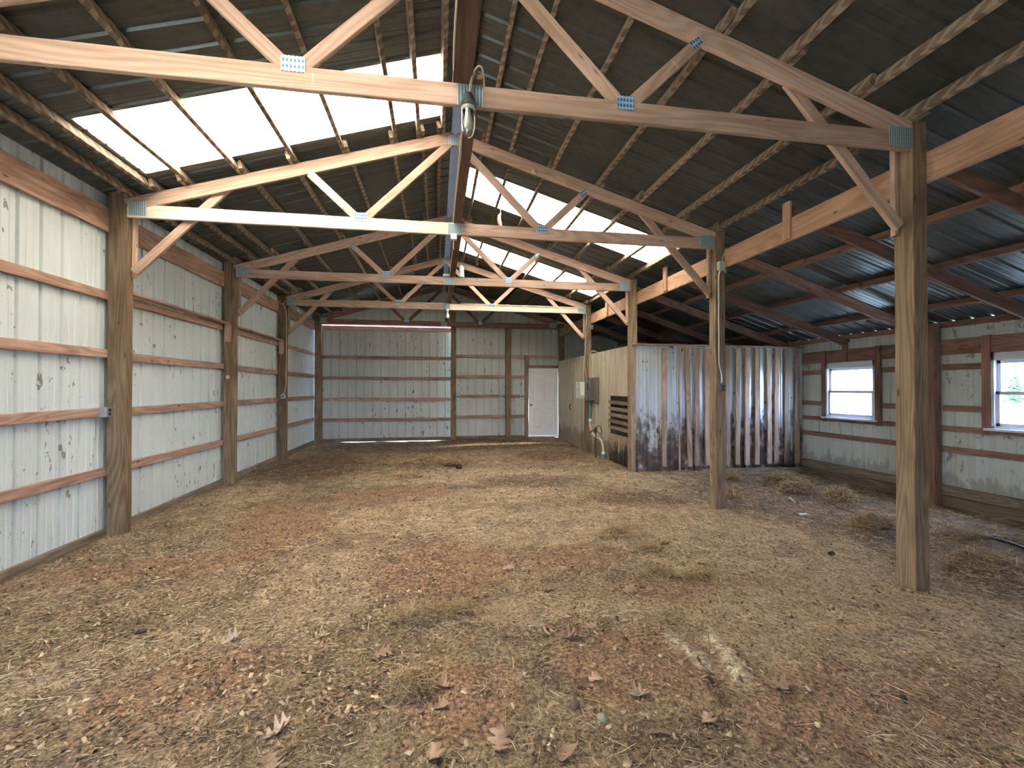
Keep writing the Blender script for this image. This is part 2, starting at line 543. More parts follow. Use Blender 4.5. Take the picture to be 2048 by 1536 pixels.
def board(name, p0, p1, a, bt, side=None, mat=None, parent=None, wob=0.0015, cut=None, seg=0.3):
    """a board from p0 to p1 (centre line); a = size along `side`, bt = size across it. local x runs along the grain.
    cut = (k0, k1): the ends are sheared along the side axis by k * offset (mitred ends)"""
    p0, p1 = Vector(p0), Vector(p1)
    x, y, z = frame(p0, p1, side)
    L = (p1 - p0).length
    c = (p0 + p1) / 2
    n = max(1, int(L / seg))
    bm = bmesh.new()
    ch = min(0.004, a * 0.1, bt * 0.1)
    prof = []
    for sy, sz in ((-1, -1), (1, -1), (1, 1), (-1, 1)):
        if sy * sz > 0:
            prof += [(sy * a / 2, sz * (bt / 2 - ch)), (sy * (a / 2 - ch), sz * bt / 2)] if sy < 0 else [(sy * a / 2, sz * (bt / 2 - ch)), (sy * (a / 2 - ch), sz * bt / 2)]
        else:
            prof += [(sy * (a / 2 - ch), sz * bt / 2), (sy * a / 2, sz * (bt / 2 - ch))]
    rings = []
    for i in range(n + 1):
        t = i / n
        oy, oz = random.uniform(-wob, wob), random.uniform(-wob, wob)
        ring = []
        for (py, pz) in prof:
            lx = (t - 0.5) * L
            if cut and i == 0: lx += cut[0] * py
            if cut and i == n: lx += cut[1] * py
            ring.append(bm.verts.new((lx, py + oy, pz + oz)))
        rings.append(ring)
    k = len(prof)
    for r0, r1 in zip(rings, rings[1:]):
        for j in range(k):
            bm.faces.new((r0[j], r0[(j + 1) % k], r1[(j + 1) % k], r1[j]))
    bm.faces.new(list(reversed(rings[0])))
    bm.faces.new(rings[-1])
    bmesh.ops.recalc_face_normals(bm, faces=bm.faces)
    me = bpy.data.meshes.new(name)
    bm.to_mesh(me)
    bm.free()
    me.materials.append(mat)
    o = bpy.data.objects.new(name, me)
    COL.objects.link(o)
    R = Matrix((x, y, z)).transposed().to_4x4()
    o.matrix_basis = Matrix.Translation(c) @ R
    parent_to(o, parent)
    return o


def box_bm(bm, lo, hi, bev=0.0):
    r = bmesh.ops.create_cube(bm, size=1.0)
    vs = r['verts']
    for v in vs:
        v.co = Vector([(lo[i] + hi[i]) / 2 + v.co[i] * (hi[i] - lo[i]) for i in range(3)])
    if bev:
        es = list({e for v in vs for e in v.link_edges})
        bmesh.ops.bevel(bm, geom=es, offset=bev, segments=2, affect='EDGES', profile=0.7)


def box(name, lo, hi, mat, parent=None, bev=0.003):
    c = Vector([(lo[i] + hi[i]) / 2 for i in range(3)])
    bm = bmesh.new()
    box_bm(bm, [lo[i] - c[i] for i in range(3)], [hi[i] - c[i] for i in range(3)], bev)
    o = obj_bm(name, bm, mat)
    o.matrix_basis = Matrix.Translation(c)
    parent_to(o, parent)
    return o


def smooth_path(pts, n=6):
    pts = [Vector(p) for p in pts]
    if len(pts) < 3: return pts
    out = []
    P = [pts[0] * 2 - pts[1]] + pts + [pts[-1] * 2 - pts[-2]]
    for i in range(1, len(P) - 2):
        a, b_, c, d = P[i - 1], P[i], P[i + 1], P[i + 2]
        for k in range(n):
            t = k / n
            out.append(0.5 * ((2 * b_) + (c - a) * t + (2 * a - 5 * b_ + 4 * c - d) * t * t + (3 * b_ - a - 3 * c + d) * t ** 3))
    out.append(pts[-1])
    return out


def tube_bm(bm, pts, r, sides=8, caps=True):
    pts = [Vector(p) for p in pts]
    rr = r if isinstance(r, (list, tuple)) else [r] * len(pts)
    rings = []
    prev = None
    for i, p in enumerate(pts):
        d = (pts[min(i + 1, len(pts) - 1)] - pts[max(i - 1, 0)]).normalized()
        if prev is None:
            u = Vector((0, 0, 1)) if abs(d.z) < 0.9 else Vector((1, 0, 0))
        else:
            u = prev
        u = (u - d * u.dot(d)).normalized()
        prev = u
        w = d.cross(u)
        rings.append([bm.verts.new(p + (u * cos(2 * pi * k / sides) + w * sin(2 * pi * k / sides)) * rr[i]) for k in range(sides)])
    for a, b_ in zip(rings, rings[1:]):
        for k in range(sides):
            bm.faces.new((a[k], a[(k + 1) % sides], b_[(k + 1) % sides], b_[k]))
    if caps:
        bm.faces.new(list(reversed(rings[0])))
        bm.faces.new(rings[-1])


def tube(name, pts, r, mat, parent=None, sides=8, n=6, smooth=True):
    bm = bmesh.new()
    tube_bm(bm, smooth_path(pts, n) if n else pts, r, sides)
    bmesh.ops.recalc_face_normals(bm, faces=bm.faces)
    return obj_bm(name, bm, mat, parent, smooth)


def lathe(name, prof, loc, mat, parent=None, sides=24, axis='Z'):
    bm = bmesh.new()
    rings = []
    for (r, z) in prof:
        if r < 1e-5:
            rings.append([bm.verts.new((0, 0, z))])
        else:
            rings.append([bm.verts.new((r * cos(2 * pi * k / sides), r * sin(2 * pi * k / sides), z)) for k in range(sides)])
    for a, b_ in zip(rings, rings[1:]):
        for k in range(sides):
            if len(a) == 1 and len(b_) == 1: continue
            if len(a) == 1: bm.faces.new((a[0], b_[k], b_[(k + 1) % sides]))
            elif len(b_) == 1: bm.faces.new((a[k], b_[0], a[(k + 1) % sides]))
            else: bm.faces.new((a[k], a[(k + 1) % sides], b_[(k + 1) % sides], b_[k]))
    bmesh.ops.recalc_face_normals(bm, faces=bm.faces)
    o = obj_bm(name, bm, mat, None, True)
    Mx = Matrix.Translation(Vector(loc))
    if axis == 'X': Mx = Mx @ Matrix.Rotation(pi / 2, 4, 'Y')
    if axis == 'Y': Mx = Mx @ Matrix.Rotation(pi / 2, 4, 'X')
    o.matrix_basis = Mx
    parent_to(o, parent)
    return o


def rib_h(s):
    d = (s + 0.1143) % 0.2286 - 0.1143
    d = abs(d)
    if d < 0.009: return 0.019
    if d < 0.022: return 0.019 * (0.022 - d) / 0.013
    for c in (0.0762,):
        e = abs(d - c)
        if e < 0.006: return 0.0035
        if e < 0.012: return 0.0035 * (0.012 - e) / 0.006
    return 0.0


def breaks(s0, s1):
    out = {round(s0, 5), round(s1, 5)}
    k0, k1 = int(math.floor(s0 / 0.2286)) - 1, int(math.ceil(s1 / 0.2286)) + 1
    for k in range(k0, k1 + 1):
        for d in (-0.0882, -0.0822, -0.0702, -0.0642, -0.022, -0.009, 0.009, 0.022, 0.0642, 0.0702, 0.0822, 0.0882):
            v = k * 0.2286 + d
            if s0 < v < s1: out.add(round(v, 5))
    return sorted(out)


def sheet(bm, O, S, L, Nv, s0, s1, l0, l1, lap=True):
    """ribbed steel sheet: s runs across the ribs, l along them, ribs rise towards Nv"""
    O, S, L, Nv = Vector(O), Vector(S), Vector(L), Vector(Nv)
    f0 = l0 if callable(l0) else (lambda s: l0)
    f1 = l1 if callable(l1) else (lambda s: l1)
    prev = None
    for s in breaks(s0, s1):
        h = rib_h(s)
        a = bm.verts.new(O + S * s + L * f0(s) + Nv * h)
        b_ = bm.verts.new(O + S * s + L * f1(s) + Nv * h)
        c = bm.verts.new(O + S * s + L * f1(s) + Nv * (h + 0.0012))
        d = bm.verts.new(O + S * s + L * f0(s) + Nv * (h + 0.0012))
        if prev:
            for i in range(4):
                j = (i + 1) % 4
                bm.faces.new((prev[i], prev[j], (a, b_, c, d)[j], (a, b_, c, d)[i]))
        else:
            bm.faces.new((a, b_, c, d))
        prev = (a, b_, c, d)
    bm.faces.new((prev[3], prev[2], prev[1], prev[0]))


def struct(name, bm, mat, label=None):
    bmesh.ops.recalc_face_normals(bm, faces=bm.faces)
    o = obj_bm(name, bm, mat)
    o['kind'] = 'structure'
    if label: o['label'] = label
    return o


# ------------------------------------------------------------------ ground height and floor colours
def _hash(i, j, k=0):
    v = np.sin(i * 127.1 + j * 311.7 + k * 74.7) * 43758.5453
    return v - np.floor(v)


def vnoise(x, y, k=0):
    x = np.asarray(x, float); y = np.asarray(y, float)
    i, j = np.floor(x), np.floor(y)
    u, v = x - i, y - j
    u = u * u * (3 - 2 * u); v = v * v * (3 - 2 * v)
    return (_hash(i, j, k) * (1 - u) + _hash(i + 1, j, k) * u) * (1 - v) + (_hash(i, j + 1, k) * (1 - u) + _hash(i + 1, j + 1, k) * u) * v


def fbm(x, y, k=0, o=4):
    s, a, t = 0, 1, 0
    for n_ in range(o):
        s = s + a * vnoise(x * 2 ** n_ + 17.3 * n_, y * 2 ** n_ - 9.1 * n_, k + n_)
        t += a
        a *= 0.55
    return s / t


def sstep(a, b_, x):
    t = np.clip((x - a) / (b_ - a), 0, 1)
    return t * t * (3 - 2 * t)


MOUNDS = [  # x, y, rx, ry, height: trodden lumps of bedding
    (-0.14, 9.4, 0.75, 0.5, 0.07), (0.35, 9.1, 0.4, 0.3, 0.06), (-1.0, 9.2, 0.6, 0.4, 0.04), (1.79, 4.45, 0.35, 0.25, 0.045),
    (5.36, 6.03, 0.35, 0.35, 0.10), (5.62, 6.74, 0.4, 0.35, 0.10), (5.46, 5.6, 0.3, 0.3, 0.09), (4.59, 4.21, 0.38, 0.25, 0.10),
    (5.22, 3.77, 0.5, 0.4, 0.08), (4.57, 3.1, 0.5, 0.35, 0.09), (4.88, 6.86, 0.3, 0.2, 0.07), (5.7, 3.5, 0.4, 0.4, 0.08),
    (3.4, 2.65, 0.5, 0.5, 0.04), (-0.04, 3.08, 0.3, 0.16, 0.035), (-0.13, 2.36, 0.15, 0.12, 0.035), (1.55, 2.4, 0.25, 0.3, 0.02),
    (-2.9, 8.4, 0.4, 0.8, 0.06), (-2.9, 6.4, 0.35, 0.8, 0.05), (-2.9, 4.4, 0.35, 0.8, 0.03), (2.9, 9.8, 0.4, 0.8, 0.05),
    (6.5, 7.2, 0.4, 0.6, 0.05), (6.4, 4.6, 0.3, 0.8, 0.05)]


def gz(x, y):
    x = np.asarray(x, float); y = np.asarray(y, float)
    z = -0.115 * sstep(3.9, 6.6, x) * (1 - sstep(7.0, 8.6, y))
    z = z + 0.07 * sstep(10.8, 13.2, y) * (1 - sstep(3.4, 3.9, x)) * sstep(-0.1, 1.2, x)
    z = z + 0.05 * (fbm(x * 0.7, y * 0.7, 3) - 0.5) + 0.022 * (fbm(x * 3.1, y * 3.1, 5) - 0.5)
    z = z + 0.03 * np.clip(fbm(x * 5.3 + 4, y * 5.3, 9, 3) - 0.55, 0, 1) * (0.6 + 0.8 * sstep(3.4, 4.2, x))
    for (mx_, my, rx, ry, h) in MOUNDS:
        z = z + h * np.exp(-(((x - mx_) / rx) ** 2 + ((y - my) / ry) ** 2) * 1.6) * (0.75 + 0.5 * fbm(x * 6, y * 6, 12, 2))
    # rut scraped into the floor beside two pale lime ridges
    def ridge_(x0, y0, x1, y1, w, h):
        t = np.clip(((x - x0) * (x1 - x0) + (y - y0) * (y1 - y0)) / ((x1 - x0) ** 2 + (y1 - y0) ** 2), 0, 1)
        d = np.hypot(x - (x0 + t * (x1 - x0)), y - (y0 + t * (y1 - y0)))
        return h * np.exp(-(d / w) ** 2)
    z = z + ridge_(1.42, 2.62, 1.47, 2.36, 0.04, 0.018) + ridge_(1.68, 2.57, 1.62, 2.25, 0.045, 0.02)
    z = z - ridge_(1.49, 2.30, 1.40, 2.06, 0.022, 0.03) - ridge_(1.56, 2.4, 1.52, 2.2, 0.06, 0.012)
    return z


def gzf(x, y):
    return float(gz(x, y))


def blob(x, y, cx, cy, rx, ry, rot=0.0):
    c, s = cos(rot), sin(rot)
    u = ((x - cx) * c + (y - cy) * s) / rx
    v = (-(x - cx) * s + (y - cy) * c) / ry
    d = np.sqrt(u * u + v * v) + 0.55 * (fbm(x * 2.6, y * 2.6, 31) - 0.5) + 0.3 * (fbm(x * 9, y * 9, 33, 2) - 0.5)
    return 1 - sstep(0.72, 1.12, d)


RED = [(0.05, 4.05, 0.62, 0.75, 0), (-1.75, 5.6, 0.55, 1.1, 0.2), (-2.3, 4.35, 0.9, 0.28, 0.25), (1.12, 2.42, 0.48, 0.42, 0),
       (0.15, 2.3, 0.30, 0.3, 0), (2.3, 3.35, 0.35, 0.2, 0), (1.25, 4.0, 0.6, 0.3, 0), (-0.6, 6.8, 0.9, 0.5, 0),
       (-1.3, 2.7, 0.5, 0.3, 0.4), (2.2, 1.9, 0.9, 0.35, 0.1), (1.75, 3.3, 0.5, 0.22, 0)]
DARK = [(2.75, 6.0, 0.75, 0.42, -0.3), (1.5, 7.4, 0.9, 0.5, 0), (0, 12.3, 3.2, 1.2, 0), (5.6, 7.1, 1.3, 0.7, 0), (2.6, 10.2, 0.9, 0.9, 0),
        (-2.4, 9.4, 0.9, 1.8, 0), (-0.1, 9.3, 1.0, 0.5, 0), (5.2, 3.4, 1.2, 1.1, 0), (4.6, 5.4, 1.1, 1.4, 0)]
STRAW = [(1.6, 5.0, 2.0, 0.75, 0), (-0.2, 5.6, 1.1, 0.7, 0), (-0.9, 3.75, 0.5, 0.9, -0.3), (2.9, 4.0, 1.3, 1.7, 0), (2.7, 2.5, 1.3, 1.2, 0),
         (0.3, 8.0, 2.4, 0.7, 0), (1.55, 2.95, 0.55, 0.28, 0), (-1.6, 3.0, 0.9, 0.25, 0.3), (-2.7, 7.2, 0.6, 0.9, 0), (3.2, 7.3, 0.8, 0.8, 0),
         (0.9, 6.5, 1.6, 0.5, 0), (0.75, 3.1, 0.4, 0.25, 0)]


def fields(x, y):
    f = {}
    for k_, L_ in (('red', RED), ('dark', DARK), ('straw', STRAW)):
        v = np.zeros_like(x)
        for e in L_:
            v = np.maximum(v, blob(x, y, *e))
        f[k_] = v
    return f


def floor_col(x, y):
    f = fields(x, y)
    n_ = fbm(x * 1.7, y * 1.7, 41)[..., None]
    base = np.array([0.30, 0.225, 0.155]) * (0.75 + 0.5 * n_)
    olive = np.array([0.26, 0.205, 0.13])
    c = base + (olive - base) * (sstep(0.45, 0.6, fbm(x * 0.9, y * 0.9, 44)) * 0.7)[..., None]
    def mix(c, col, a):
        return c + (np.array(col) - c) * a[..., None]
    mot = sstep(0.52, 0.68, fbm(x * 4.2, y * 4.2, 47, 4))
    c = mix(c, (0.13, 0.095, 0.065), mot * 0.55)
    c = mix(c, (0.45, 0.35, 0.235), f['straw'] * 0.85 * (1 - 0.45 * mot))
    c = mix(c, (0.31, 0.195, 0.13), f['red'] * 0.85)
    c = mix(c, (0.15, 0.095, 0.06), f['dark'] * 0.75)
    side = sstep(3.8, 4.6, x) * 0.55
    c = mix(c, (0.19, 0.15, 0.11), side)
    def ridge_(x0, y0, x1, y1, w):
        t = np.clip(((x - x0) * (x1 - x0) + (y - y0) * (y1 - y0)) / ((x1 - x0) ** 2 + (y1 - y0) ** 2), 0, 1)
        d = np.hypot(x - (x0 + t * (x1 - x0)), y - (y0 + t * (y1 - y0))) / w + 0.6 * (fbm(x * 22, y * 22, 51, 2) - 0.5)
        return 1 - sstep(0.6, 1.1, d)
    c = mix(c, (0.60, 0.53, 0.40), np.maximum(ridge_(1.42, 2.63, 1.47, 2.33, 0.055), ridge_(1.68, 2.58, 1.60, 2.22, 0.06)) * 0.9)
    c = mix(c, (0.07, 0.05, 0.035), ridge_(1.47, 2.28, 1.40, 2.06, 0.03) * 0.8)
    return c


def set_col(me, cols):
    a = me.color_attributes.new('Col', 'FLOAT_COLOR', 'POINT')
    arr = np.ones((len(me.vertices), 4), dtype=np.float32)
    arr[:, :3] = cols
    a.data.foreach_set('color', arr.ravel())


def fast_mesh(name, V, F, mat, cols=None, smooth=False):
    """V (n,3), F (m,k) all faces with the same number of corners"""
    me = bpy.data.meshes.new(name)
    m_, k = F.shape
    me.vertices.add(len(V))
    me.vertices.foreach_set('co', np.asarray(V, np.float32).ravel())
    me.loops.add(m_ * k)
    me.loops.foreach_set('vertex_index', F.astype(np.int32).ravel())
    me.polygons.add(m_)
    me.polygons.foreach_set('loop_start', np.arange(0, m_ * k, k, dtype=np.int32))
    if smooth:
        me.polygons.foreach_set('use_smooth', np.ones(m_, dtype=bool))
    me.update(calc_edges=True)
    me.validate()
    me.materials.append(mat)
    if cols is not None:
        set_col(me, cols)
    return me


gx = np.concatenate([np.arange(-3.45, -2.6, 0.07), np.arange(-2.6, 4.0, 0.032), np.arange(4.0, 7.35, 0.05)])
gy = np.concatenate([np.arange(-2.3, 1.3, 0.25), np.arange(1.3, 4.2, 0.028), np.arange(4.2, 7.0, 0.045), np.arange(7.0, 13.75, 0.08)])
GX, GY = np.meshgrid(gx, gy)
GZ = gz(GX, GY)
V = np.stack([GX.ravel(), GY.ravel(), GZ.ravel()], 1)
ny, nx = GX.shape
idx = np.arange(nx * ny).reshape(ny, nx)
F = np.stack([idx[:-1, :-1].ravel(), idx[:-1, 1:].ravel(), idx[1:, 1:].ravel(), idx[1:, :-1].ravel()], 1)
me = fast_mesh('floor', V, F, M['soil'], floor_col(GX.ravel(), GY.ravel()), True)
floor = bpy.data.objects.new('floor', me)
COL.objects.link(floor)
floor['kind'] = 'structure'
floor['label'] = 'dirt barn floor trodden with straw, red soil and leaf litter'

# outside ground
bm = bmesh.new()
bmesh.ops.create_grid(bm, x_segments=60, y_segments=60, size=70)
for v in bm.verts:
    v.co.z = -0.24 - 0.1 * max(0, (v.co.length - 12) / 50) + 0.05 * sin(v.co.x * 0.7) * cos(v.co.y * 0.5)
o = struct('ground_outside', bm, M['outside'])
o['label'] = 'pale grass outside the barn'

# ------------------------------------------------------------------ shell: walls
Wn1y = (6.40, 7.35)      # first window opening along the right wall
Wn2y = (3.86, 4.81)
WZ = (1.02, 2.00)

bm = bmesh.new()
sheet(bm, (XW, 0, 0), (0, 1, 0), (0, 0, 1), (-1, 0, 0), YF, YB + 0.135, 0.02, roof_z(XW) + 0.03)
struct('wall_left', bm, M['wall'], 'pale blue ribbed steel wall sheets on the left side')

bm = bmesh.new()
for (a, b_, z0, z1) in ((YF, Wn2y[0], -0.02, 2.44), (Wn2y[0], Wn2y[1], -0.02, WZ[0]), (Wn2y[0], Wn2y[1], WZ[1], 2.44), (Wn2y[1], Wn1y[0], -0.02, 2.44),
                        (Wn1y[0], Wn1y[1], -0.02, WZ[0]), (Wn1y[0], Wn1y[1], WZ[1], 2.44), (Wn1y[1], YB + 0.08, -0.02, 2.44)):
    sheet(bm, (XRW, 0, 0), (0, 1, 0), (0, 0, 1), (1, 0, 0), a, b_, z0, z1)
struct('wall_right', bm, M['wall_right'], 'pale green ribbed steel wall sheets with two windows')

bm = bmesh.new()
XD0, XD1 = 2.73, 3.64
top = lambda s: roof_z(s) + 0.025
sheet(bm, (0, YB + 0.045, 0), (1, 0, 0), (0, 0, 1), (0, 1, 0), XW, 0.46, 3.40, top)
sheet(bm, (0, YB + 0.045, 0), (1, 0, 0), (0, 0, 1), (0, 1, 0), 0.46, XD0, 0.05, top)
sheet(bm, (0, YB + 0.045, 0), (1, 0, 0), (0, 0, 1), (0, 1, 0), XD0, XD1, 2.10, top)
sheet(bm, (0, YB + 0.045, 0), (1, 0, 0), (0, 0, 1), (0, 1, 0), XD1, XRW, 0.0, top)
struct('wall_back', bm, M['wall_back'], 'grey white ribbed steel end wall')

bm = bmesh.new()   # wall behind the camera: open sliding-door bay on its left part
sheet(bm, (0, YF - 0.02, 0), (1, 0, 0), (0, 0, 1), (0, -1, 0), XW, -3.0, 0.0, top)
sheet(bm, (0, YF - 0.02, 0), (1, 0, 0), (0, 0, 1), (0, -1, 0), -3.0, -1.9, 2.1, top)
sheet(bm, (0, YF - 0.02, 0), (1, 0, 0), (0, 0, 1), (0, -1, 0), -1.9, XRW, 0.0, top)
struct('wall_front', bm, M['wall_back'], 'steel wall with an open doorway behind the camera')

# ------------------------------------------------------------------ shell: roof
n1 = Vector((SL, 0, 1)).normalized()
d1 = Vector((1, 0, -SL)).normalized()
k1 = math.sqrt(1 + SL * SL)
n2 = Vector((SL2, 0, 1)).normalized()
d2 = Vector((1, 0, -SL2)).normalized()
k2 = math.sqrt(1 + SL2 * SL2)
nL = Vector((-SL, 0, 1)).normalized()
dL = Vector((-1, 0, -SL)).normalized()
RIDGE = Vector((XM, 0, RZ))
Y0R, Y1R = YF - 0.1, YB + 0.2
SKL = (4.17, 5.12)
SKF = (0.85, 1.80)          # a skylight above and behind the camera
SKR = ((6.22, 7.17), (9.00, 9.98))
SX0, SX1 = 0.15, 3.09     # left skylight, distance from the ridge
RX0, RX1 = 0.23, 3.30

bm = bmesh.new()
for a, b_, x0, x1 in ((Y0R, SKF[0], 0.03, 3.80), (SKF[0], SKF[1], 0.03, SX0), (SKF[0], SKF[1], SX1, 3.80), (SKF[1], SKL[0], 0.03, 3.80), (SKL[0], SKL[1], 0.03, SX0), (SKL[0], SKL[1], SX1, 3.80), (SKL[1], Y1R, 0.03, 3.80)):
    sheet(bm, RIDGE, (0, 1, 0), dL, nL, a, b_, x0 * k1, x1 * k1)
struct('ceiling_left', bm, M['roof'], 'dark underside of the left roof slope')
bm = bmesh.new()
segs = [(Y0R, SKR[0][0], 0.10, XK - XM)]
for i, (a, b_) in enumerate(SKR):
    segs += [(a, b_, 0.10, RX0), (a, b_, RX1, XK - XM)]
segs += [(SKR[0][1], SKR[1][0], 0.10, XK - XM), (SKR[1][1], Y1R, 0.10, XK - XM)]
for a, b_, x0, x1 in segs:
    sheet(bm, RIDGE, (0, 1, 0), d1, n1, a, b_, x0 * k1, x1 * k1 + 0.02)
struct('ceiling_right', bm, M['roof'], 'dark underside of the right roof slope')
KNK = Vector((XK, 0, roof_z(XK)))
bm = bmesh.new()
sheet(bm, KNK, (0, 1, 0), d2, n2, Y0R, Y1R, 0.0, (7.32 - XK) * k2)
struct('ceiling_lean_to', bm, M['roof'], 'dark underside of the lean-to roof')

bm = bmesh.new()   # folded ridge cap standing on the ribs
capz = 0.026
for sgn, dd, nn in ((-1, dL, nL), (1, d1, n1)):
    a0 = RIDGE + Vector((0, 0, capz + 0.012))
    b0 = RIDGE + dd * 0.20 + nn * capz
    for (p, q) in ((a0, b0),):
        vs = [bm.verts.new(Vector((c.x, y, c.z + t))) for t in (0, 0.0015) for (c, y) in ((p, Y0R), (q, Y0R), (q, Y1R), (p, Y1R))]
        for f_ in ((0, 1, 2, 3), (4, 5, 6, 7), (0, 1, 5, 4), (1, 2, 6, 5), (2, 3, 7, 6), (3, 0, 4, 7)):
            bm.faces.new([vs[i] for i in f_])
bmesh.ops.recalc_face_normals(bm, faces=bm.faces)
o = obj_bm('ridge_cap', bm, M['ridge'])
tag(o, 'long bluish metal cap closing the slot along the roof ridge', 'ridge cap')

for nm, dd, nn, (a, b_), (x0, x1), lab in (
        ('skylight_panel', dL, nL, SKL, (SX0 - 0.02, SX1 + 0.02), 'big glaring white skylight panel in the left roof slope'),
        ('skylight_panel', dL, nL, SKF, (SX0 - 0.02, SX1 + 0.02), 'white skylight panel in the left roof slope nearest the camera, above the view'),
        ('skylight_panel', d1, n1, SKR[0], (RX0 - 0.02, RX1 + 0.02), 'white ribbed skylight panel in the right roof slope, nearer of two'),
        ('skylight_panel', d1, n1, SKR[1], (RX0 - 0.02, RX1 + 0.02), 'white ribbed skylight panel in the right roof slope, farther of two')):
    bm = bmesh.new()
    sheet(bm, RIDGE, (0, 1, 0), dd, nn, a, b_, x0 * k1, x1 * k1)
    bmesh.ops.recalc_face_normals(bm, faces=bm.faces)
    o = obj_bm(nm, bm, M['fibreglass_dirty'] if 'right' in lab else M['fibreglass'])
    tag(o, lab, 'skylight', 'roof skylights')

# ------------------------------------------------------------------ posts
ORD = ['nearest', 'second', 'third', 'fourth', 'fifth', 'sixth', 'seventh', 'eighth', 'ninth', 'tenth']
WX, WY = 0.13, 0.145


def post(x0, x1, y0, y1, z0, z1, label, mat='post', group='timber posts', name='timber_post'):
    o = board(name, ((x0 + x1) / 2, (y0 + y1) / 2, z0), ((x0 + x1) / 2, (y0 + y1) / 2, z1), y1 - y0, x1 - x0, (0, 1, 0), M[mat], wob=0.0025, seg=0.35)
    tag(o, label, 'post', group)
    return o


lab_l = {1: 'square brown post on the left wall with an outlet beside it, nearest the camera',
         2: 'brown post on the left wall, second in line, ledge block on its face',
         3: 'brown post on the left wall, third in line, cream cable running down it'}
for k in (1, 2, 3):
    post(-3.37, XL, YT[k], YT[k] + 0.13, -0.12, 3.62, lab_l[k])
post(-3.37, -3.19, 13.40, 13.53, -0.12, 3.62, 'corner post where the left wall meets the back wall')
lab_r = {0: 'tall freestanding post at the right, largest and closest to the camera',
         1: 'freestanding post in the aisle with a conduit and switch box on it',
         2: 'post at the front corner of the metal-sided stall',
         3: 'post in the stall side wall behind the electrical panel'}
for k in (0, 1, 2, 3):
    post(XR, XR + WX, YT[k], YT[k] + WY, -0.12, 3.56, lab_r[k])
post(3.645, 3.80, 13.32, 13.45, -0.1, 3.50, 'dark corner post right of the white door')
post(0.40, 0.55, 13.33, 13.45, -0.1, 3.76, 'back wall post at the edge of the sliding door')
post(2.02, 2.17, 13.33, 13.45, -0.1, 3.36, 'back wall post standing left of the narrow girts by the white door')
post(2.60, 2.71, 13.36, 13.45, -0.1, 2.53, 'short door stud along the left edge of the white door', 'girt')
post(6.96, 7.09, 5.40, 5.53, -0.16, 2.47, 'dark post on the right wall between the two windows', 'redwood')
post(6.96, 7.09, 8.09, 8.20, -0.16, 2.47, 'post hidden just behind the corner of battened wall and right wall', 'redwood')
post(6.96, 7.09, 2.87, 3.0, -0.16, 2.47, 'post on the right wall just past the second window', 'redwood')

# ------------------------------------------------------------------ trusses
def truss(k, y):
    lab = ['nearest roof truss, its bottom board crossing the whole top of the view',
           'second roof truss from the camera, brightly lit left half',
           'third roof truss from the camera with bluish nail plates',
           'fourth roof truss from the camera, its right bottom board pale',
           'dark roof truss standing against the back wall'][k]
    R = root('roof_truss', (XM, y, 3.33), lab, 'truss', 'timber roof trusses')
    yc = y + 0.02
    x0, x1 = XL + 0.01, XR - 0.005
    mt = M['truss'] if k < 4 else M['redwood']
    board('bottom_chord', (x0, yc, 3.40), (XM, yc, 3.40), 0.138, 0.038, (0, 0, 1), M['chord_pale_lit'] if k == 1 else mt, R)  # left half of the second truss: skylight brightness put into the wood colour
    board('bottom_chord', (XM, yc, 3.40), (x1, yc, 3.40), 0.138, 0.038, (0, 0, 1), M['chord_pale_lit'] if k == 3 else mt, R)  # fourth truss: newer, lighter half, with skylight brightness also in its colour
    # top chords: top edge on z = 4.55 - .3|x - xm|
    h = 0.138
    off = h / 2 * k1
    for s, xe in ((-1, x0), (1, x1)):
        p0 = Vector((XM, yc, 4.55 - off))
        p1 = Vector((xe, yc, 4.55 - off - SL * abs(xe - XM)))
        board('top_chord', p0, p1, h, 0.038, (0, 0, 1), mt, R, cut=(SL, SL))
    nodeL, nodeR = (-0.85, 3.465), (1.25, 3.465)
    ws = [(nodeL, (-1.40, 3.93)), (nodeL, (XM - 0.03, 4.43)), (nodeR, (XM + 0.03, 4.43)), (nodeR, (1.78, 3.93))]
    for (a, b_) in ws:
        A, B = Vector((a[0], yc + 0.002, a[1] - 0.01)), Vector((b_[0], yc + 0.002, b_[1]))
        sgn = 0.032 if b_[0] > a[0] else -0.032
        A.x += sgn
        board('web', A, B, 0.085, 0.036, (0, 0, 1), mt, R)

    def plate(x, z, w, hh, mat, rot=0.0):
        bm = bmesh.new()
        box_bm(bm, (-w / 2, -0.0012, -hh / 2), (w / 2, 0.0012, hh / 2))
        nz_, nx_ = 4, max(3, int(w / 0.02))
        for i in range(nx_):
            for j in range(nz_):
                px, pz = -w / 2 + (i + 0.5) * w / nx_, -hh / 2 + (j + 0.5) * hh / nz_
                box_bm(bm, (px - 0.003, -0.0034, pz - hh * 0.07), (px + 0.003, -0.001, pz + hh * 0.07))
        o = obj_bm('nail_plate', bm, mat)
        o.matrix_basis = Matrix.Translation((x, y - 0.0022, z)) @ Matrix.Rotation(rot, 4, 'Y')
        parent_to(o, R)
        return o
    plate(-0.85, 3.475, 0.135, 0.095, M['plate'])
    plate(1.25, 3.455, 0.115, 0.095, M['plate'])
    plate(XM + 0.005, 3.395, 0.165, 0.13, M['plate_slot'])
    plate(XM - 0.01, 4.44, 0.12, 0.12, M['plate_slot'])
    plate(-1.385, 3.925, 0.085, 0.05, M['plate'], radians(40))
    plate(1.765, 3.925, 0.085, 0.05, M['plate'], radians(-40))
    plate(x0 + 0.10, 3.425, 0.17, 0.15, M['plate_slot'])
    plate(x1 - 0.10, 3.425, 0.20, 0.15, M['plate_slot'])
    return R


for k, y in enumerate(YT):
    truss(k, y)

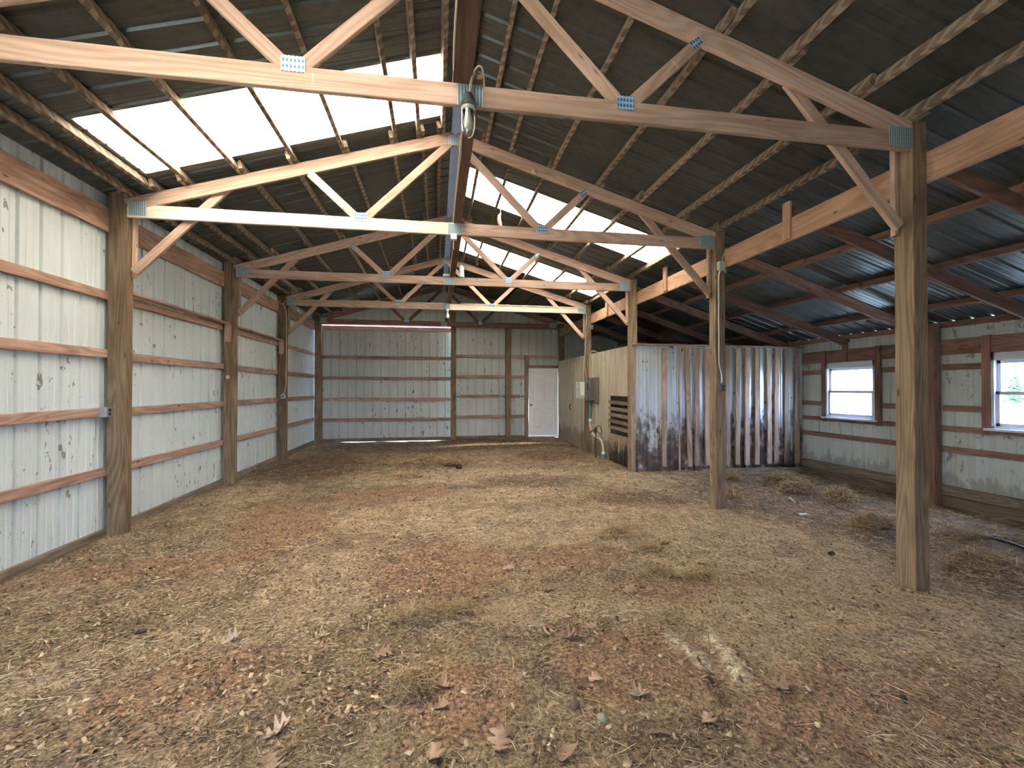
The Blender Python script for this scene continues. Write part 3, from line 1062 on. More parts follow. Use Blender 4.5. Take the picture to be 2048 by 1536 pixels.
# knee braces and their nailers
names_t = ['nearest truss', 'second truss', 'third truss', 'fourth truss']
for k in range(4):
    y = YT[k] + 0.066
    for side in (-1, 1):
        if side < 0 and k == 0:
            continue
        xf = XL if side < 0 else XR
        sd = 'left' if side < 0 else 'right'
        o = board('knee_brace', (xf - side * 0.05, y, 2.77), (xf - side * 1.0, y, 3.78), 0.088, 0.038, (0, 0, 1), M['truss'])
        tag(o, 'slanting knee brace from the %s post up to the %s' % (sd, names_t[k]), 'brace', 'knee braces')
        o = board('brace_nailer', (xf - side * 0.019, YT[k] + 0.122, 2.72), (xf - side * 0.019, YT[k] + 0.122, 3.50), 0.044, 0.036, (0, 1, 0), M['truss'])
        tag(o, 'short upright nailer on the %s post below the %s' % (sd, names_t[k]), 'board', 'brace nailers')
post(-3.37, XL, YT[0], YT[0] + 0.13, -0.12, 3.62, 'left wall post just outside the left picture edge')

# ------------------------------------------------------------------ purlins
PL = [-3.17, -2.92, -2.62, -2.08, -1.56, -1.01, -0.48, -0.18, 0.05]
PR = [0.33, 0.55, 0.88, 1.36, 1.97, 2.48, 3.07, 3.52]
PLN = [4.75, 5.60, 6.50]
BAY = [(0.30, YT[0]), (YT[0], YT[1]), (YT[1], YT[2]), (YT[2], YT[3]), (YT[3], YB)]
bayname = ['in front of the nearest truss', 'between nearest and second truss', 'between second and third truss', 'between third and fourth truss',
           'between fourth truss and back wall']
cnt = ['first', 'second', 'third', 'fourth', 'fifth', 'sixth', 'seventh', 'eighth', 'ninth']
for bi, (ya, yb) in enumerate(BAY):
    for (XS, sd) in ((PL, 'left'), (PR, 'right')):
        order = list(XS) if sd == 'left' else list(reversed(XS))
        for pi_, x in enumerate(order):
            lapx = 0.022 if (bi + pi_) % 2 else -0.022
            nrm = nL if sd == 'left' else n1
            zb = 4.55 - SL * abs(x - XM)
            c = Vector((x + lapx, 0, zb - SL * lapx * (1 if sd == 'right' else -1))) + nrm * 0.0435
            e0, e1 = ya - 0.12, min(yb + 0.14, YB + 0.03)
            rp_ = sd == 'left' and pi_ == 0
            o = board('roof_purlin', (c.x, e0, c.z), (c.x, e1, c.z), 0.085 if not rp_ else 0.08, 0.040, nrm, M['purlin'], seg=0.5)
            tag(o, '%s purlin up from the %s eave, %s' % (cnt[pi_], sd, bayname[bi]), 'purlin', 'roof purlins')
RY = [1.72, 3.04, 4.27, 5.58, 6.90, 8.14, 9.45, 10.70, 12.0]
for bi, (ya, yb) in enumerate(BAY):
    for pi_, x in enumerate(PLN):
        zb = roof_z(x) - 0.088 * k2
        c = Vector((x + (0.02 if bi % 2 else -0.022), 0, zb)) + n2 * 0.043
        o = board('lean_to_purlin', (c.x, ya - 0.1, c.z), (c.x, yb + (0.1 if bi < 4 else 0), c.z), 0.082, 0.040, n2, M['redwood'], seg=0.5)
        tag(o, '%s purlin out from the beam under the lean-to roof, %s' % (cnt[pi_], bayname[bi].replace('truss', 'post')), 'purlin', 'lean-to purlins')
rl = ['leaving the picture at top right', 'behind the nearest right post', 'dropping past the second window', 'meeting the post between the windows',
      'ending above the first window', 'over the front of the metal stall', 'over the stall, second back', 'over the stall, third back', 'over the stall, deepest in the dark']
for i, y in enumerate(RY):
    x0, x1 = 3.72, 7.09
    f = lambda x: roof_z(x) - 0.088 * k2 - 0.07 * k2
    o = board('lean_to_rafter', (x0, y, f(x0)), (x1, y, f(x1)), 0.138, 0.038, (0, 0, 1), M['redwood'], cut=(SL2, SL2))
    tag(o, 'red-brown lean-to rafter ' + rl[i], 'rafter', 'lean-to rafters')

# carrying beam on the outer side of the freestanding posts
for bi, (ya, yb) in enumerate(BAY):
    o = board('carrying_beam', (3.682, ya + (0.07 if bi else 0), 3.215), (3.682, yb + (0.07 if bi < 4 else -0.05), 3.215), 0.232, 0.040, (0, 0, 1), M['beam'])
    tag(o, 'wide knotty beam board on the right posts, ' + bayname[bi].replace('truss', 'post'), 'beam', 'carrying beam boards')
for y, t_ in ((4.25, 'nearest'), (6.85, 'second'), (9.42, 'third')):
    o = board('cripple_block', (3.645, y, 3.11), (3.645, y, 3.50), 0.10, 0.034, (0, 1, 0), M['beam'])
    tag(o, 'short upright block on the beam face, %s of three' % t_, 'block', 'upright blocks on the beam')

# ------------------------------------------------------------------ long board on the bottom chords and the wire along it
for bi in range(5):
    ya, yb = (0.3 if bi == 0 else YT[bi - 1]), YT[bi]
    xa = 0.155 if bi == 0 else 0.24
    xc = [0.155, 0.235, 0.265, 0.275, 0.275][bi]
    o = board('bracing_board', (xc, ya - 0.05, 3.489), (xc, yb + 0.08, 3.489), 0.036, 0.088 if bi else 0.12, (0, 0, 1), M['darkboard'])
    tag(o, 'dark flat board on the truss bottoms below the ridge, ' + bayname[bi], 'board', 'centre bracing boards')

# ------------------------------------------------------------------ girts
ZG = [0.68, 1.29, 1.885, 2.51]
rown = ['lowest', 'second lowest', 'second highest', 'highest']
LB = [(0.3, YT[0]), (YT[0], YT[1]), (YT[1], YT[2]), (YT[2], YT[3]), (YT[3], YB)]
lbn = [None, 'left of the nearest visible left post', 'between the first and second left posts', 'between the second and third left posts', 'between the third left post and the back corner']
for bi in range(1, 5):
    ya, yb = LB[bi]
    for r, z in enumerate(ZG):
        zz = z + random.uniform(-0.008, 0.008)
        o = board('wall_girt', (XW + 0.024, ya + 0.065, zz), (XW + 0.024, yb + (0.065 if bi < 4 else -0.02), zz + random.uniform(-0.01, 0.01)), 0.09, 0.038, (0, 0, 1), M['girt'])
        tag(o, '%s of the four girts %s' % (rown[r], lbn[bi]), 'girt', 'left wall girts')
    o = board('eave_header', (XW + 0.024, ya + 0.065, 3.29), (XW + 0.024, yb + (0.065 if bi < 4 else -0.02), 3.29), 0.245, 0.038, (0, 0, 1), M['girt'])
    tag(o, 'wide header board, left wall, ' + lbn[bi].replace(' and the', ' and'), 'board', 'left wall header boards')
    o = board('splash_plank', (XW + 0.025, ya + 0.065, -0.02), (XW + 0.025, yb + (0.065 if bi < 4 else -0.02), -0.02), 0.22, 0.045, (0, 0, 1), M['plank'])
    tag(o, 'weathered ground plank along the left wall ' + lbn[bi], 'plank', 'left wall ground planks')
# ledges with end blocks
for a, t_ in ((1, 'second'), (2, 'third')):
    ya, yb = YT[a] + 0.13, YT[a + 1] - 0.02
    R = root('wall_ledge', (-3.3, yb, 2.56), 'narrow ledge on the top left girt, ending in a block at the %s left post' % t_, 'ledge', 'left wall ledges')
    board('ledge_board', (-3.318, ya, 2.575), (-3.318, yb, 2.575), 0.026, 0.10, (0, 0, 1), M['girt'], R)
    board('ledge_block', (-3.30, yb, 2.56), (-3.30, yb, 2.28), 0.09, 0.036, (1, 0, 0), M['truss'], R)

# right wall timbers
RG = [(0.68, 0.08), (0.975, 0.07), (1.26, 0.08), (1.84, 0.08)]
rname = ['lowest', 'second lowest', 'second highest', 'highest']
XF = 7.12
rs = [(7.45, 7.97, 'right of the battened wall corner'), (5.53, 6.30, 'between the first window and the wall post'), (4.91, 5.40, 'between the wall post and the second window')]
for r, (z, h) in enumerate(RG):
    if r == 0:
        for (a, b_, t_) in ((5.47, 7.97, 'below the first window'), (3.0, 5.46, 'below the second window')):
            o = board('wall_girt', (XF, a, z), (XF, b_, z), h, 0.038, (0, 0, 1), M['redwood'])
            tag(o, 'long low girt on the right wall ' + t_, 'girt', 'right wall girts')
        continue
    if r == 1:
        for (a, b_, t_) in ((5.47, 7.97, 'right under the first window'), (3.0, 5.46, 'right under the second window')):
            o = board('wall_girt', (XF, a, z), (XF, b_, z), h, 0.038, (0, 0, 1), M['redwood'])
            tag(o, 'girt carrying the sill %s on the right wall' % t_, 'girt', 'right wall girts')
        continue
    for (a, b_, t_) in rs:
        o = board('wall_girt', (XF, a, z), (XF, b_, z), h, 0.038, (0, 0, 1), M['redwood'])
        tag(o, '%s short girt %s' % ('upper' if r == 3 else 'lower', t_), 'girt', 'right wall girts')
for (a, b_, t_) in ((5.47, 7.97, 'over the first window'), (3.0, 5.46, 'over the second window')):
    o = board('window_header', (XF, a, 2.12), (XF, b_, 2.12), 0.215, 0.038, (0, 0, 1), M['redwood'])
    tag(o, 'wide red-brown header board on the right wall ' + t_, 'board', 'right wall header boards')
    o = board('eave_plate', (XF, a, 2.437), (XF, b_, 2.437), 0.078, 0.045, (0, 0, 1), M['redwood'])
    tag(o, 'eave plate under the lean-to roof edge ' + t_, 'board', 'right wall eave plates')
    o = board('splash_plank', (XF - 0.01, a, 0.105), (XF - 0.01, b_, 0.105), 0.13, 0.045, (0, 0, 1), M['plank'])
    tag(o, 'weathered ground plank on the right wall ' + t_.replace('over', 'below'), 'plank', 'right wall ground planks')
    o = board('kick_plank', (XF - 0.008, a, -0.06), (XF - 0.008, b_, -0.06), 0.17, 0.045, (0, 0, 1), M['plank'])
    tag(o, 'low plank half sunk in bedding along the right wall ' + t_.replace('over', 'below'), 'plank', 'right wall kick planks')
o = board('eave_plate', (XF, 7.97, 2.437), (XF, 13.40, 2.437), 0.078, 0.045, (0, 0, 1), M['redwood'])
tag(o, 'eave plate under the lean-to roof edge deep inside the stall', 'board', 'right wall eave plates')
for (y, t_) in ((7.40, 'far side of the first window'), (6.345, 'near side of the first window'), (4.86, 'far side of the second window'), (3.81, 'near side of the second window')):
    o = board('window_stud', (XF - 0.022, y, 0.93), (XF - 0.022, y, 2.235), 0.095, 0.042, (0, 1, 0), M['redwood'])
    tag(o, 'upright stud at the ' + t_, 'stud', 'window studs')
for (y, t_) in ((6.95, 'over the first window'), (4.32, 'over the second window')):
    o = board('rafter_block', (XF - 0.024, y, 2.01), (XF - 0.024, y, 2.30), 0.09, 0.036, (0, 1, 0), M['redwood'])
    tag(o, 'small block under a rafter end ' + t_, 'block', 'rafter blocks')

# windows
for n_, (ya, yb) in enumerate((Wn1y, Wn2y), 1):
    R = root('window_%d' % n_, (7.12, (ya + yb) / 2, WZ[0]), None, None, None, 'structure')
    R['label'] = ['white double-hung window, whole, in the right wall', 'white double-hung window cut by the right picture edge'][n_ - 1]
    z0, z1 = WZ
    bm = bmesh.new()
    x0, x1 = 7.085, 7.165
    for lo, hi in (((x0, ya, z0), (x1, ya + 0.035, z1)), ((x0, yb - 0.035, z0), (x1, yb, z1)), ((x0, ya, z1 - 0.10), (x1, yb, z1)), ((x0, ya, z0), (x1, yb, z0 + 0.03))):
        box_bm(bm, lo, hi, 0.002)
    obj_bm('frame', bm, M['vinyl'], R)
    for (za, zb, xx) in ((z0 + 0.03, 1.50, 7.11), (1.455, z1 - 0.10, 7.135)):
        bm = bmesh.new()
        a, b_ = ya + 0.035, yb - 0.035
        t_ = 0.042
        for lo, hi in (((xx, a, za), (xx + 0.022, a + t_, zb)), ((xx, b_ - t_, za), (xx + 0.022, b_, zb)), ((xx, a, zb - t_), (xx + 0.022, b_, zb)), ((xx, a, za), (xx + 0.022, b_, za + t_))):
            box_bm(bm, lo, hi, 0.002)
        s = obj_bm('sash', bm, M['vinyl'], R)
        box('pane', (xx + 0.009, a + t_ - 0.004, za + t_ - 0.004), (xx + 0.012, b_ - t_ + 0.004, zb - t_ + 0.004), M['glass'], s, 0)
    box('sill', (7.03, ya - 0.06, z0 - 0.03), (7.10, yb + 0.05, z0), M['vinyl'], R, 0.004)

# ------------------------------------------------------------------ back wall timbers
yg = YB + 0.02
zl = [0.645, 1.232, 1.835, 2.43]
zr_ = [0.705, 1.305, 1.885, 2.487]
R = root('door_2', (-1.4, YB + 0.1, 0.06), None, None, None, 'structure')
R['label'] = 'wide sliding barn door filling the left half of the back wall, light under it'
bm = bmesh.new()
sheet(bm, (0, YB + 0.13, 0), (1, 0, 0), (0, 0, 1), (0, 1, 0), -3.40, 0.60, 0.012, 3.335)
bmesh.ops.recalc_face_normals(bm, faces=bm.faces)
obj_bm('panel', bm, M['wall_back'], R)
for z in zl:
    board('rail', (-3.30, YB + 0.10, z), (0.46, YB + 0.10, z - 0.01), 0.088, 0.038, (0, 0, 1), M['girt'], R)
board('rail', (-3.30, YB + 0.10, 3.265), (0.46, YB + 0.10, 3.265), 0.12, 0.038, (0, 0, 1), M['girt'], R)
board('rail', (-3.30, YB + 0.10, 0.065), (0.46, YB + 0.10, 0.065), 0.10, 0.038, (0, 0, 1), M['plank'], R)
o = board('track_cover', (-3.5, YB + 0.17, 3.43), (0.9, YB + 0.17, 3.43), 0.17, 0.03, (0, 0, 1), M['red_trim'])
tag(o, 'red painted track cover glimpsed pink through the slot above the sliding door', 'trim board')
o = board('wall_header', (0.55, yg, 3.395), (3.64, yg, 3.395), 0.13, 0.038, (0, 0, 1), M['girt'])
tag(o, 'long header board high on the back wall right of the sliding door', 'board')
for r, z in enumerate(zr_):
    rn = rown[r]
    o = board('wall_girt', (0.55, yg, z), (2.02, yg, z), 0.088, 0.038, (0, 0, 1), M['girt'])
    tag(o, '%s of the four back wall girts right of the sliding door' % rn, 'girt', 'back wall girts')
    x1 = 3.64 if r == 3 else 2.60
    o = board('wall_girt', (2.17, yg, z), (x1, yg, z), 0.088, 0.038, (0, 0, 1), M['girt'])
    tag(o, 'back wall girt over the white door' if r == 3 else '%s narrow back wall girt left of the white door' % ['lowest', 'middle', 'highest'][r], 'girt', 'narrow back wall girts')
o = board('splash_plank', (0.55, yg - 0.005, 0.06), (2.60, yg - 0.005, 0.06), 0.15, 0.045, (0, 0, 1), M['plank'])
tag(o, 'weathered ground plank along the back wall left of the white door', 'plank')
o = board('door_head', (2.70, yg - 0.01, 2.195), (3.645, yg - 0.01, 2.195), 0.085, 0.05, (0, 0, 1), M['girt'])
tag(o, 'head board directly above the white door', 'board')
o = board('wall_girt', (3.80, yg, 2.05), (7.1, yg, 2.05), 0.088, 0.038, (0, 0, 1), M['girt'])
tag(o, 'back wall girt inside the dark stall beyond the corner post', 'girt')

# six panel door
R = root('door_1', (3.18, YB - 0.02, 0.11), None, None, None, 'structure')
R['label'] = 'white six-panel door in the back wall'
bm = bmesh.new()
x0, x1, z0, z1, yd = 2.735, 3.635, 0.115, 2.145, YB - 0.01
W, H = x1 - x0, z1 - z0
xs = [0, 0.14, 0.395, 0.505, 0.76, W]
zs = [0, 0.24, 0.80, 1.00, 1.62, 1.76, 1.92, H]
def q(pts): bm.faces.new([bm.verts.new(p) for p in pts])
for i in range(len(xs) - 1):
    for j in range(len(zs) - 1):
        a, b_, c, d = x0 + xs[i], x0 + xs[i + 1], z0 + zs[j], z0 + zs[j + 1]
        if i in (1, 3) and j in (1, 3, 5):
            rings = [(0, 0), (0.012, 0.012), (0.028, 0.012), (0.045, 0.003)]
            for (e0, h0), (e1, h1) in zip(rings, rings[1:]):
                P = lambda e, h: [(a + e, yd + h, c + e), (b_ - e, yd + h, c + e), (b_ - e, yd + h, d - e), (a + e, yd + h, d - e)]
                A, B = P(e0, h0), P(e1, h1)
                for k in range(4):
                    q([A[k], A[(k + 1) % 4], B[(k + 1) % 4], B[k]])
            q([(a + 0.045, yd + 0.003, c + 0.045), (b_ - 0.045, yd + 0.003, c + 0.045), (b_ - 0.045, yd + 0.003, d - 0.045), (a + 0.045, yd + 0.003, d - 0.045)])
        else:
            q([(a, yd, c), (b_, yd, c), (b_, yd, d), (a, yd, d)])
box_bm(bm, (x0, yd + 0.0135, z0), (x1, yd + 0.042, z1))
for lo, hi in (((x0, yd, z0), (x0 + 0.001, yd + 0.03, z1)), ((x1 - 0.001, yd, z0), (x1, yd + 0.03, z1)), ((x0, yd, z1 - 0.001), (x1, yd + 0.03, z1))):
    box_bm(bm, lo, hi)
bmesh.ops.remove_doubles(bm, verts=bm.verts, dist=0.0001)
bmesh.ops.recalc_face_normals(bm, faces=bm.faces)
slab = obj_bm('panel', bm, M['paint_white'], R)
lathe('knob', [(0, 0), (0.018, 0.0), (0.012, 0.012), (0.012, 0.03), (0.026, 0.042), (0.028, 0.055), (0.02, 0.066), (0, 0.07)], (x0 + 0.06, yd, 1.04), M['iron'], R, 16, 'Y').rotation_euler
box('threshold', (x0 - 0.01, YB - 0.05, 0.07), (x1 + 0.01, YB + 0.05, 0.112), M['vinyl'], R, 0.004)

# ------------------------------------------------------------------ metal sided stall
YP = 7.885
bm = bmesh.new()
zt = 2.36
f_lo = lambda s: 0.0
sheet(bm, (3.635, 0, 0), (0, 1, 0), (0, 0, 1), (-1, 0, 0), YT[2] + WY, 8.26, 0.0, zt)
sheet(bm, (3.635, 0, 0), (0, 1, 0), (0, 0, 1), (-1, 0, 0), 8.26, 9.16, 0.0, 0.58)
sheet(bm, (3.635, 0, 0), (0, 1, 0), (0, 0, 1), (-1, 0, 0), 8.26, 9.16, 1.40, zt)
sheet(bm, (3.635, 0, 0), (0, 1, 0), (0, 0, 1), (-1, 0, 0), 9.16, YT[3] - 0.005, 0.0, zt)
sheet(bm, (3.635, 0, 0), (0, 1, 0), (0, 0, 1), (-1, 0, 0), YT[3] + WY + 0.005, 13.30, 0.0, zt)
struct('wall_stall_side', bm, M['part_side'], 'tan ribbed metal side wall of the stall')
bm = bmesh.new()
sheet(bm, (0, YP + 0.03, 0), (1, 0, 0), (0, 0, 1), (0, -1, 0), 3.60, 7.08, -0.04, zt - 0.02)
struct('wall_stall_front', bm, M['part_front'], 'stained white ribbed metal front wall of the stall')
# overlay patch and ventilation slats
R = root('vent_panel', (3.60, 8.7, 0.5), 'patched metal panel with horizontal wooden vent slats in the stall side', 'vent')
bm = bmesh.new()
sheet(bm, (3.612, 0, 0), (0, 1, 0), (0, 0, 1), (-1, 0, 0), 8.22, 9.18, 1.385, 2.0)
bmesh.ops.recalc_face_normals(bm, faces=bm.faces)
obj_bm('patch_sheet', bm, M['part_side'], R)
for i in range(5):
    z = 0.72 + i * 0.13 if i < 6 else 0
    board('slat', (3.605, 8.20, z), (3.605, 9.20, z + 0.012), 0.07, 0.02, (0, 0, 1), M['plank'], R)
bm = bmesh.new()
sheet(bm, (3.612, 0, 0), (0, 1, 0), (0, 0, 1), (-1, 0, 0), 8.22, 9.18, 0.02, 0.60)
bmesh.ops.recalc_face_normals(bm, faces=bm.faces)
obj_bm('lower_sheet', bm, painted_metal('sooty_sheet', (0.34, 0.25, 0.15), dirt=(0.012, 0.01, 0.009), fleck=0.6, grime=0.6, low=(-0.1, 0.85), lowmix=0.96), R)
# sheet-clad stall door farther back
R = root('stall_door', (3.60, 11.4, 0.05), 'tan metal-clad stall door with a latch, flush in the side wall', 'door')
bm = bmesh.new()
sheet(bm, (3.612, 0, 0), (0, 1, 0), (0, 0, 1), (-1, 0, 0), 11.03, 11.86, 0.10, 2.0)
bmesh.ops.recalc_face_normals(bm, faces=bm.faces)
obj_bm('door_panel', bm, M['part_side'], R)
tube('latch', [(3.59, 11.93, 1.10), (3.55, 11.92, 1.08), (3.54, 11.90, 1.0), (3.57, 11.86, 0.97)], 0.012, M['iron'], R)
# battens on the front
BT = [(4.12, 4.23, 4.10, 4.22), (4.57, 4.67, 4.64, 4.73), (4.77, 4.88, 4.77, 4.88), (4.98, 5.08, 4.98, 5.09), (5.18, 5.27, 5.19, 5.28), (5.40, 5.50, 5.41, 5.51),
      (5.62, 5.73, 5.61, 5.71), (5.82, 5.93, 5.81, 5.91), (6.03, 6.13, 6.03, 6.12), (6.28, 6.38, 6.30, 6.39), (6.46, 6.57, 6.44, 6.53), (6.67, 6.78, 6.66, 6.76), (6.90, 7.00, 6.90, 6.99)]
for i, (a, b_, c, d) in enumerate(BT):
    z1 = 2.31 if i % 3 else 2.29
    o = board('wall_batten', ((c + d) / 2, YP - 0.008, 0.07 + 0.02 * random.random()), ((a + b_) / 2, YP - 0.008, z1), 0.092, 0.036, (1, 0, 0), M['batten'], wob=0.003)
    lab = {0: 'broad pink-brown batten standing alone near the stall corner', 1: 'tilted batten, second along from the stall corner',
           12: 'last batten, tight against the right wall corner'}.get(i, '%s batten from the stall corner on the stained front wall' % (cnt + ['tenth', 'eleventh', 'twelfth', 'last'])[i])
    tag(o, lab, 'batten', 'battens on the stall front')
for (a, b_, z_) in ((3.94, 3.965, 0),):
    o = board('wall_batten', (4.47, YP - 0.012, 0.0), (4.455, YP - 0.012, 2.30), 0.026, 0.03, (1, 0, 0), M['batten'])
    tag(o, 'thin strip of wood between the first two wide battens', 'batten', 'battens on the stall front')
o = board('corner_board', (3.565, YP + 0.02, -0.03), (3.565, YP + 0.02, 2.335), 0.075, 0.036, (1, 0, 0), M['batten'])
tag(o, 'light corner board on the front edge of the stall', 'board')
o = board('top_rail', (3.53, YP + 0.0, 2.352), (7.08, YP + 0.0, 2.335), 0.03, 0.09, (0, 0, 1), M['batten'])
tag(o, 'thin cap rail along the top of the stall front', 'rail')
o = board('base_rail', (4.9, YP - 0.05, -0.01), (7.05, YP - 0.05, -0.03), 0.085, 0.04, (0, 0, 1), M['plank'])
tag(o, 'grey bottom rail at the foot of the battens', 'rail')
o = board('floor_skid', (4.95, YP - 0.20, -0.075), (6.7, YP - 0.16, -0.09), 0.05, 0.14, (0, 0, 1), M['plank'])
tag(o, 'pale plank lying on the ground before the battened wall', 'plank')

# ------------------------------------------------------------------ electrical fittings
R = root('breaker_panel', (3.50, 10.2, 1.25), 'grey breaker box with its pale door swung open on the stall wall', 'electrical box')
box('backboard', (3.585, 9.80, 1.22), (3.61, 10.46, 1.79), M['plank'], R)
box('box_body', (3.47, 10.02, 1.265), (3.585, 10.40, 1.745), M['grey_box'], R, 0.006)
dr = box('box_door', (3.255, 10.405, 1.30), (3.47, 10.42, 1.70), M['pale_box'], R, 0.003)
box('directory_card', (3.36, 10.400, 1.37), (3.465, 10.404, 1.69), M['paper'], dr, 0)
box('door_catch', (3.29, 10.396, 1.49), (3.31, 10.404, 1.51), M['black'], dr, 0)
box('main_lever', (3.455, 10.16, 1.50), (3.47, 10.20, 1.66), M['black'], R, 0.003)
tube('feed_cable', [(3.52, 10.40, 1.74), (3.50, 10.42, 1.90), (3.49, 10.44, 2.1), (3.50, 10.44, 2.5), (3.515, 10.45, 3.0), (3.52, 10.44, 3.3), (3.46, 10.44, 3.41), (3.30, 10.43, 3.46), (2.6, 10.44, 3.472), (1.6, 10.44, 3.475), (0.5, 10.44, 3.478)], 0.008, M['cable'], R, 6, 5)
tube('feed_cable', [(3.56, 10.30, 1.74), (3.57, 10.32, 1.95), (3.57, 10.33, 2.25), (3.58, 10.30, 2.36), (3.63, 10.22, 2.42), (3.7, 10.1, 2.37)], 0.008, M['cable'], R, 6, 5)
R = root('conduit_run', (3.50, 9.4, 0), 'green and cream conduit pipe bending from the breaker box into the ground', 'pipe')
tube('green_conduit', [(3.54, 10.21, 1.265), (3.54, 10.21, 1.0), (3.54, 10.21, 0.80)], 0.028, M['pvc_green'], R, 14, 0)
lathe('collar', [(0.033, -0.03), (0.036, -0.03), (0.036, 0.03), (0.033, 0.03)], (3.54, 10.21, 0.80), M['pvc_white'], R)
tube('cream_bend', [(3.54, 10.21, 0.80), (3.54, 10.20, 0.66), (3.54, 10.12, 0.54), (3.54, 9.95, 0.465), (3.54, 9.72, 0.44), (3.54, 9.52, 0.42), (3.54, 9.40, 0.32), (3.54, 9.37, 0.2), (3.54, 9.37, 0.14)], 0.026, M['pvc_grey'], R, 14, 5)
lathe('collar', [(0.033, -0.025), (0.036, -0.025), (0.036, 0.025), (0.033, 0.025)], (3.54, 9.37, 0.145), M['pvc_white'], R)
tube('green_conduit', [(3.54, 9.37, 0.14), (3.54, 9.37, 0.0), (3.54, 9.37, -0.12)], 0.03, M['pvc_green'], R, 14, 0)
R = root('yard_hydrant', (3.46, 9.62, 0), 'rusty frost-free water hydrant with a lever handle by the stall', 'hydrant')
tube('standpipe', [(3.46, 9.62, -0.12), (3.46, 9.62, 0.3), (3.46, 9.62, 0.60)], 0.014, M['iron'], R, 10, 0)
bm = bmesh.new()
tube_bm(bm, [(3.46, 9.62, 0.56), (3.46, 9.62, 0.60), (3.46, 9.62, 0.66), (3.46, 9.62, 0.68)], [0.02, 0.03, 0.03, 0.02], 12)
tube_bm(bm, smooth_path([(3.46, 9.62, 0.62), (3.39, 9.64, 0.61), (3.36, 9.65, 0.56)], 5), 0.014, 10)
obj_bm('spout_head', bm, M['iron'], R, True)
tube('lever', [(3.46, 9.62, 0.67), (3.48, 9.52, 0.72), (3.50, 9.42, 0.70), (3.50, 9.36, 0.58), (3.47, 9.44, 0.57), (3.46, 9.55, 0.60)], 0.009, M['iron'], R)

R = root('switch_conduit', (3.57, 5.3, 1.5), 'thin metal conduit with boxes at both ends on the second freestanding post', 'conduit')
box('junction_box', (3.545, 5.265, 3.05), (3.625, 5.326, 3.16), M['pale_box'], R, 0.004)
tube('conduit', [(3.575, 5.30, 3.05), (3.56, 5.305, 2.95), (3.557, 5.305, 2.6), (3.557, 5.305, 2.03), (3.56, 5.305, 1.85), (3.585, 5.30, 1.72), (3.587, 5.30, 1.60)], 0.0095, M['conduit'], R, 8, 5)
ob = box('outlet_box', (3.548, 5.262, 1.49), (3.628, 5.326, 1.60), M['grey_box'], R, 0.005)
for zz in (1.525, 1.565):
    box('socket', (3.572, 5.256, zz - 0.012), (3.604, 5.264, zz + 0.012), M['black'], ob, 0.002)
tube('wire_loop', [(3.60, 5.30, 3.15), (3.62, 5.30, 3.24), (3.66, 5.31, 3.30)], 0.006, M['cable'], R)
tube('wire_loop', [(3.60, 5.28, 3.06), (3.66, 5.30, 3.03), (3.71, 5.36, 3.08)], 0.006, M['cable'], R)

R = root('outlet_box', (-3.34, 5.27, 1.30), 'grey metal outlet box on the girt end beside the nearest left post', 'outlet')
box('box_body', (-3.372, 5.22, 1.245), (-3.305, 5.325, 1.345), M['galv'], R, 0.005)
for zz in (1.275, 1.315):
    box('socket', (-3.306, 5.255, zz - 0.012), (-3.301, 5.29, zz + 0.012), M['black'], R, 0.001)
R = root('outlet_box', (-3.24, 10.44, 1.38), 'small outlet box low on the third left post', 'outlet')
box('box_body', (-3.29, 10.40, 1.32), (-3.22, 10.466, 1.42), M['galv'], R, 0.005)
box('socket', (-3.27, 10.396, 1.35), (-3.24, 10.401, 1.39), M['black'], R, 0.001)
tube('supply_cable', [(-3.255, 10.45, 1.42), (-3.22, 10.45, 1.52), (-3.205, 10.45, 1.65), (-3.20, 10.45, 2.2), (-3.20, 10.45, 2.9), (-3.215, 10.45, 3.2), (-3.27, 10.44, 3.34), (-3.33, 10.1, 3.38), (-3.36, 9.6, 3.43)], 0.008, M['cable'], R, 6, 5)
tube('supply_cable', [(-3.27, 10.44, 3.34), (-3.19, 10.45, 3.44), (-3.05, 10.45, 3.43), (-2.7, 10.455, 3.45), (-1.6, 10.455, 3.475), (-0.4, 10.455, 3.472), (0.15, 10.45, 3.478)], 0.007, M['cable'], R, 6, 5)
for (x, t_) in ((0.62, 'beside the sliding door post'), (1.90, 'beside the middle back wall post'), (2.52, 'beside the white door stud')):
    R = root('outlet_box', (x, YB - 0.01, 1.28), 'small metal outlet box on the back wall ' + t_, 'outlet', 'back wall outlets')
    box('box_body', (x - 0.045, YB - 0.045, 1.245), (x + 0.045, YB + 0.001, 1.355), M['galv'], R, 0.005)
    box('socket', (x - 0.02, YB - 0.05, 1.28), (x + 0.02, YB - 0.044, 1.32), M['black'], R, 0.001)
R = root('junction_box', (3.60, 10.44, 3.0), 'grey junction box on the fourth right post under the beam', 'electrical box')
box('box_body', (3.60, 10.41, 2.95), (3.69, 10.468, 3.05), M['galv'], R, 0.005)

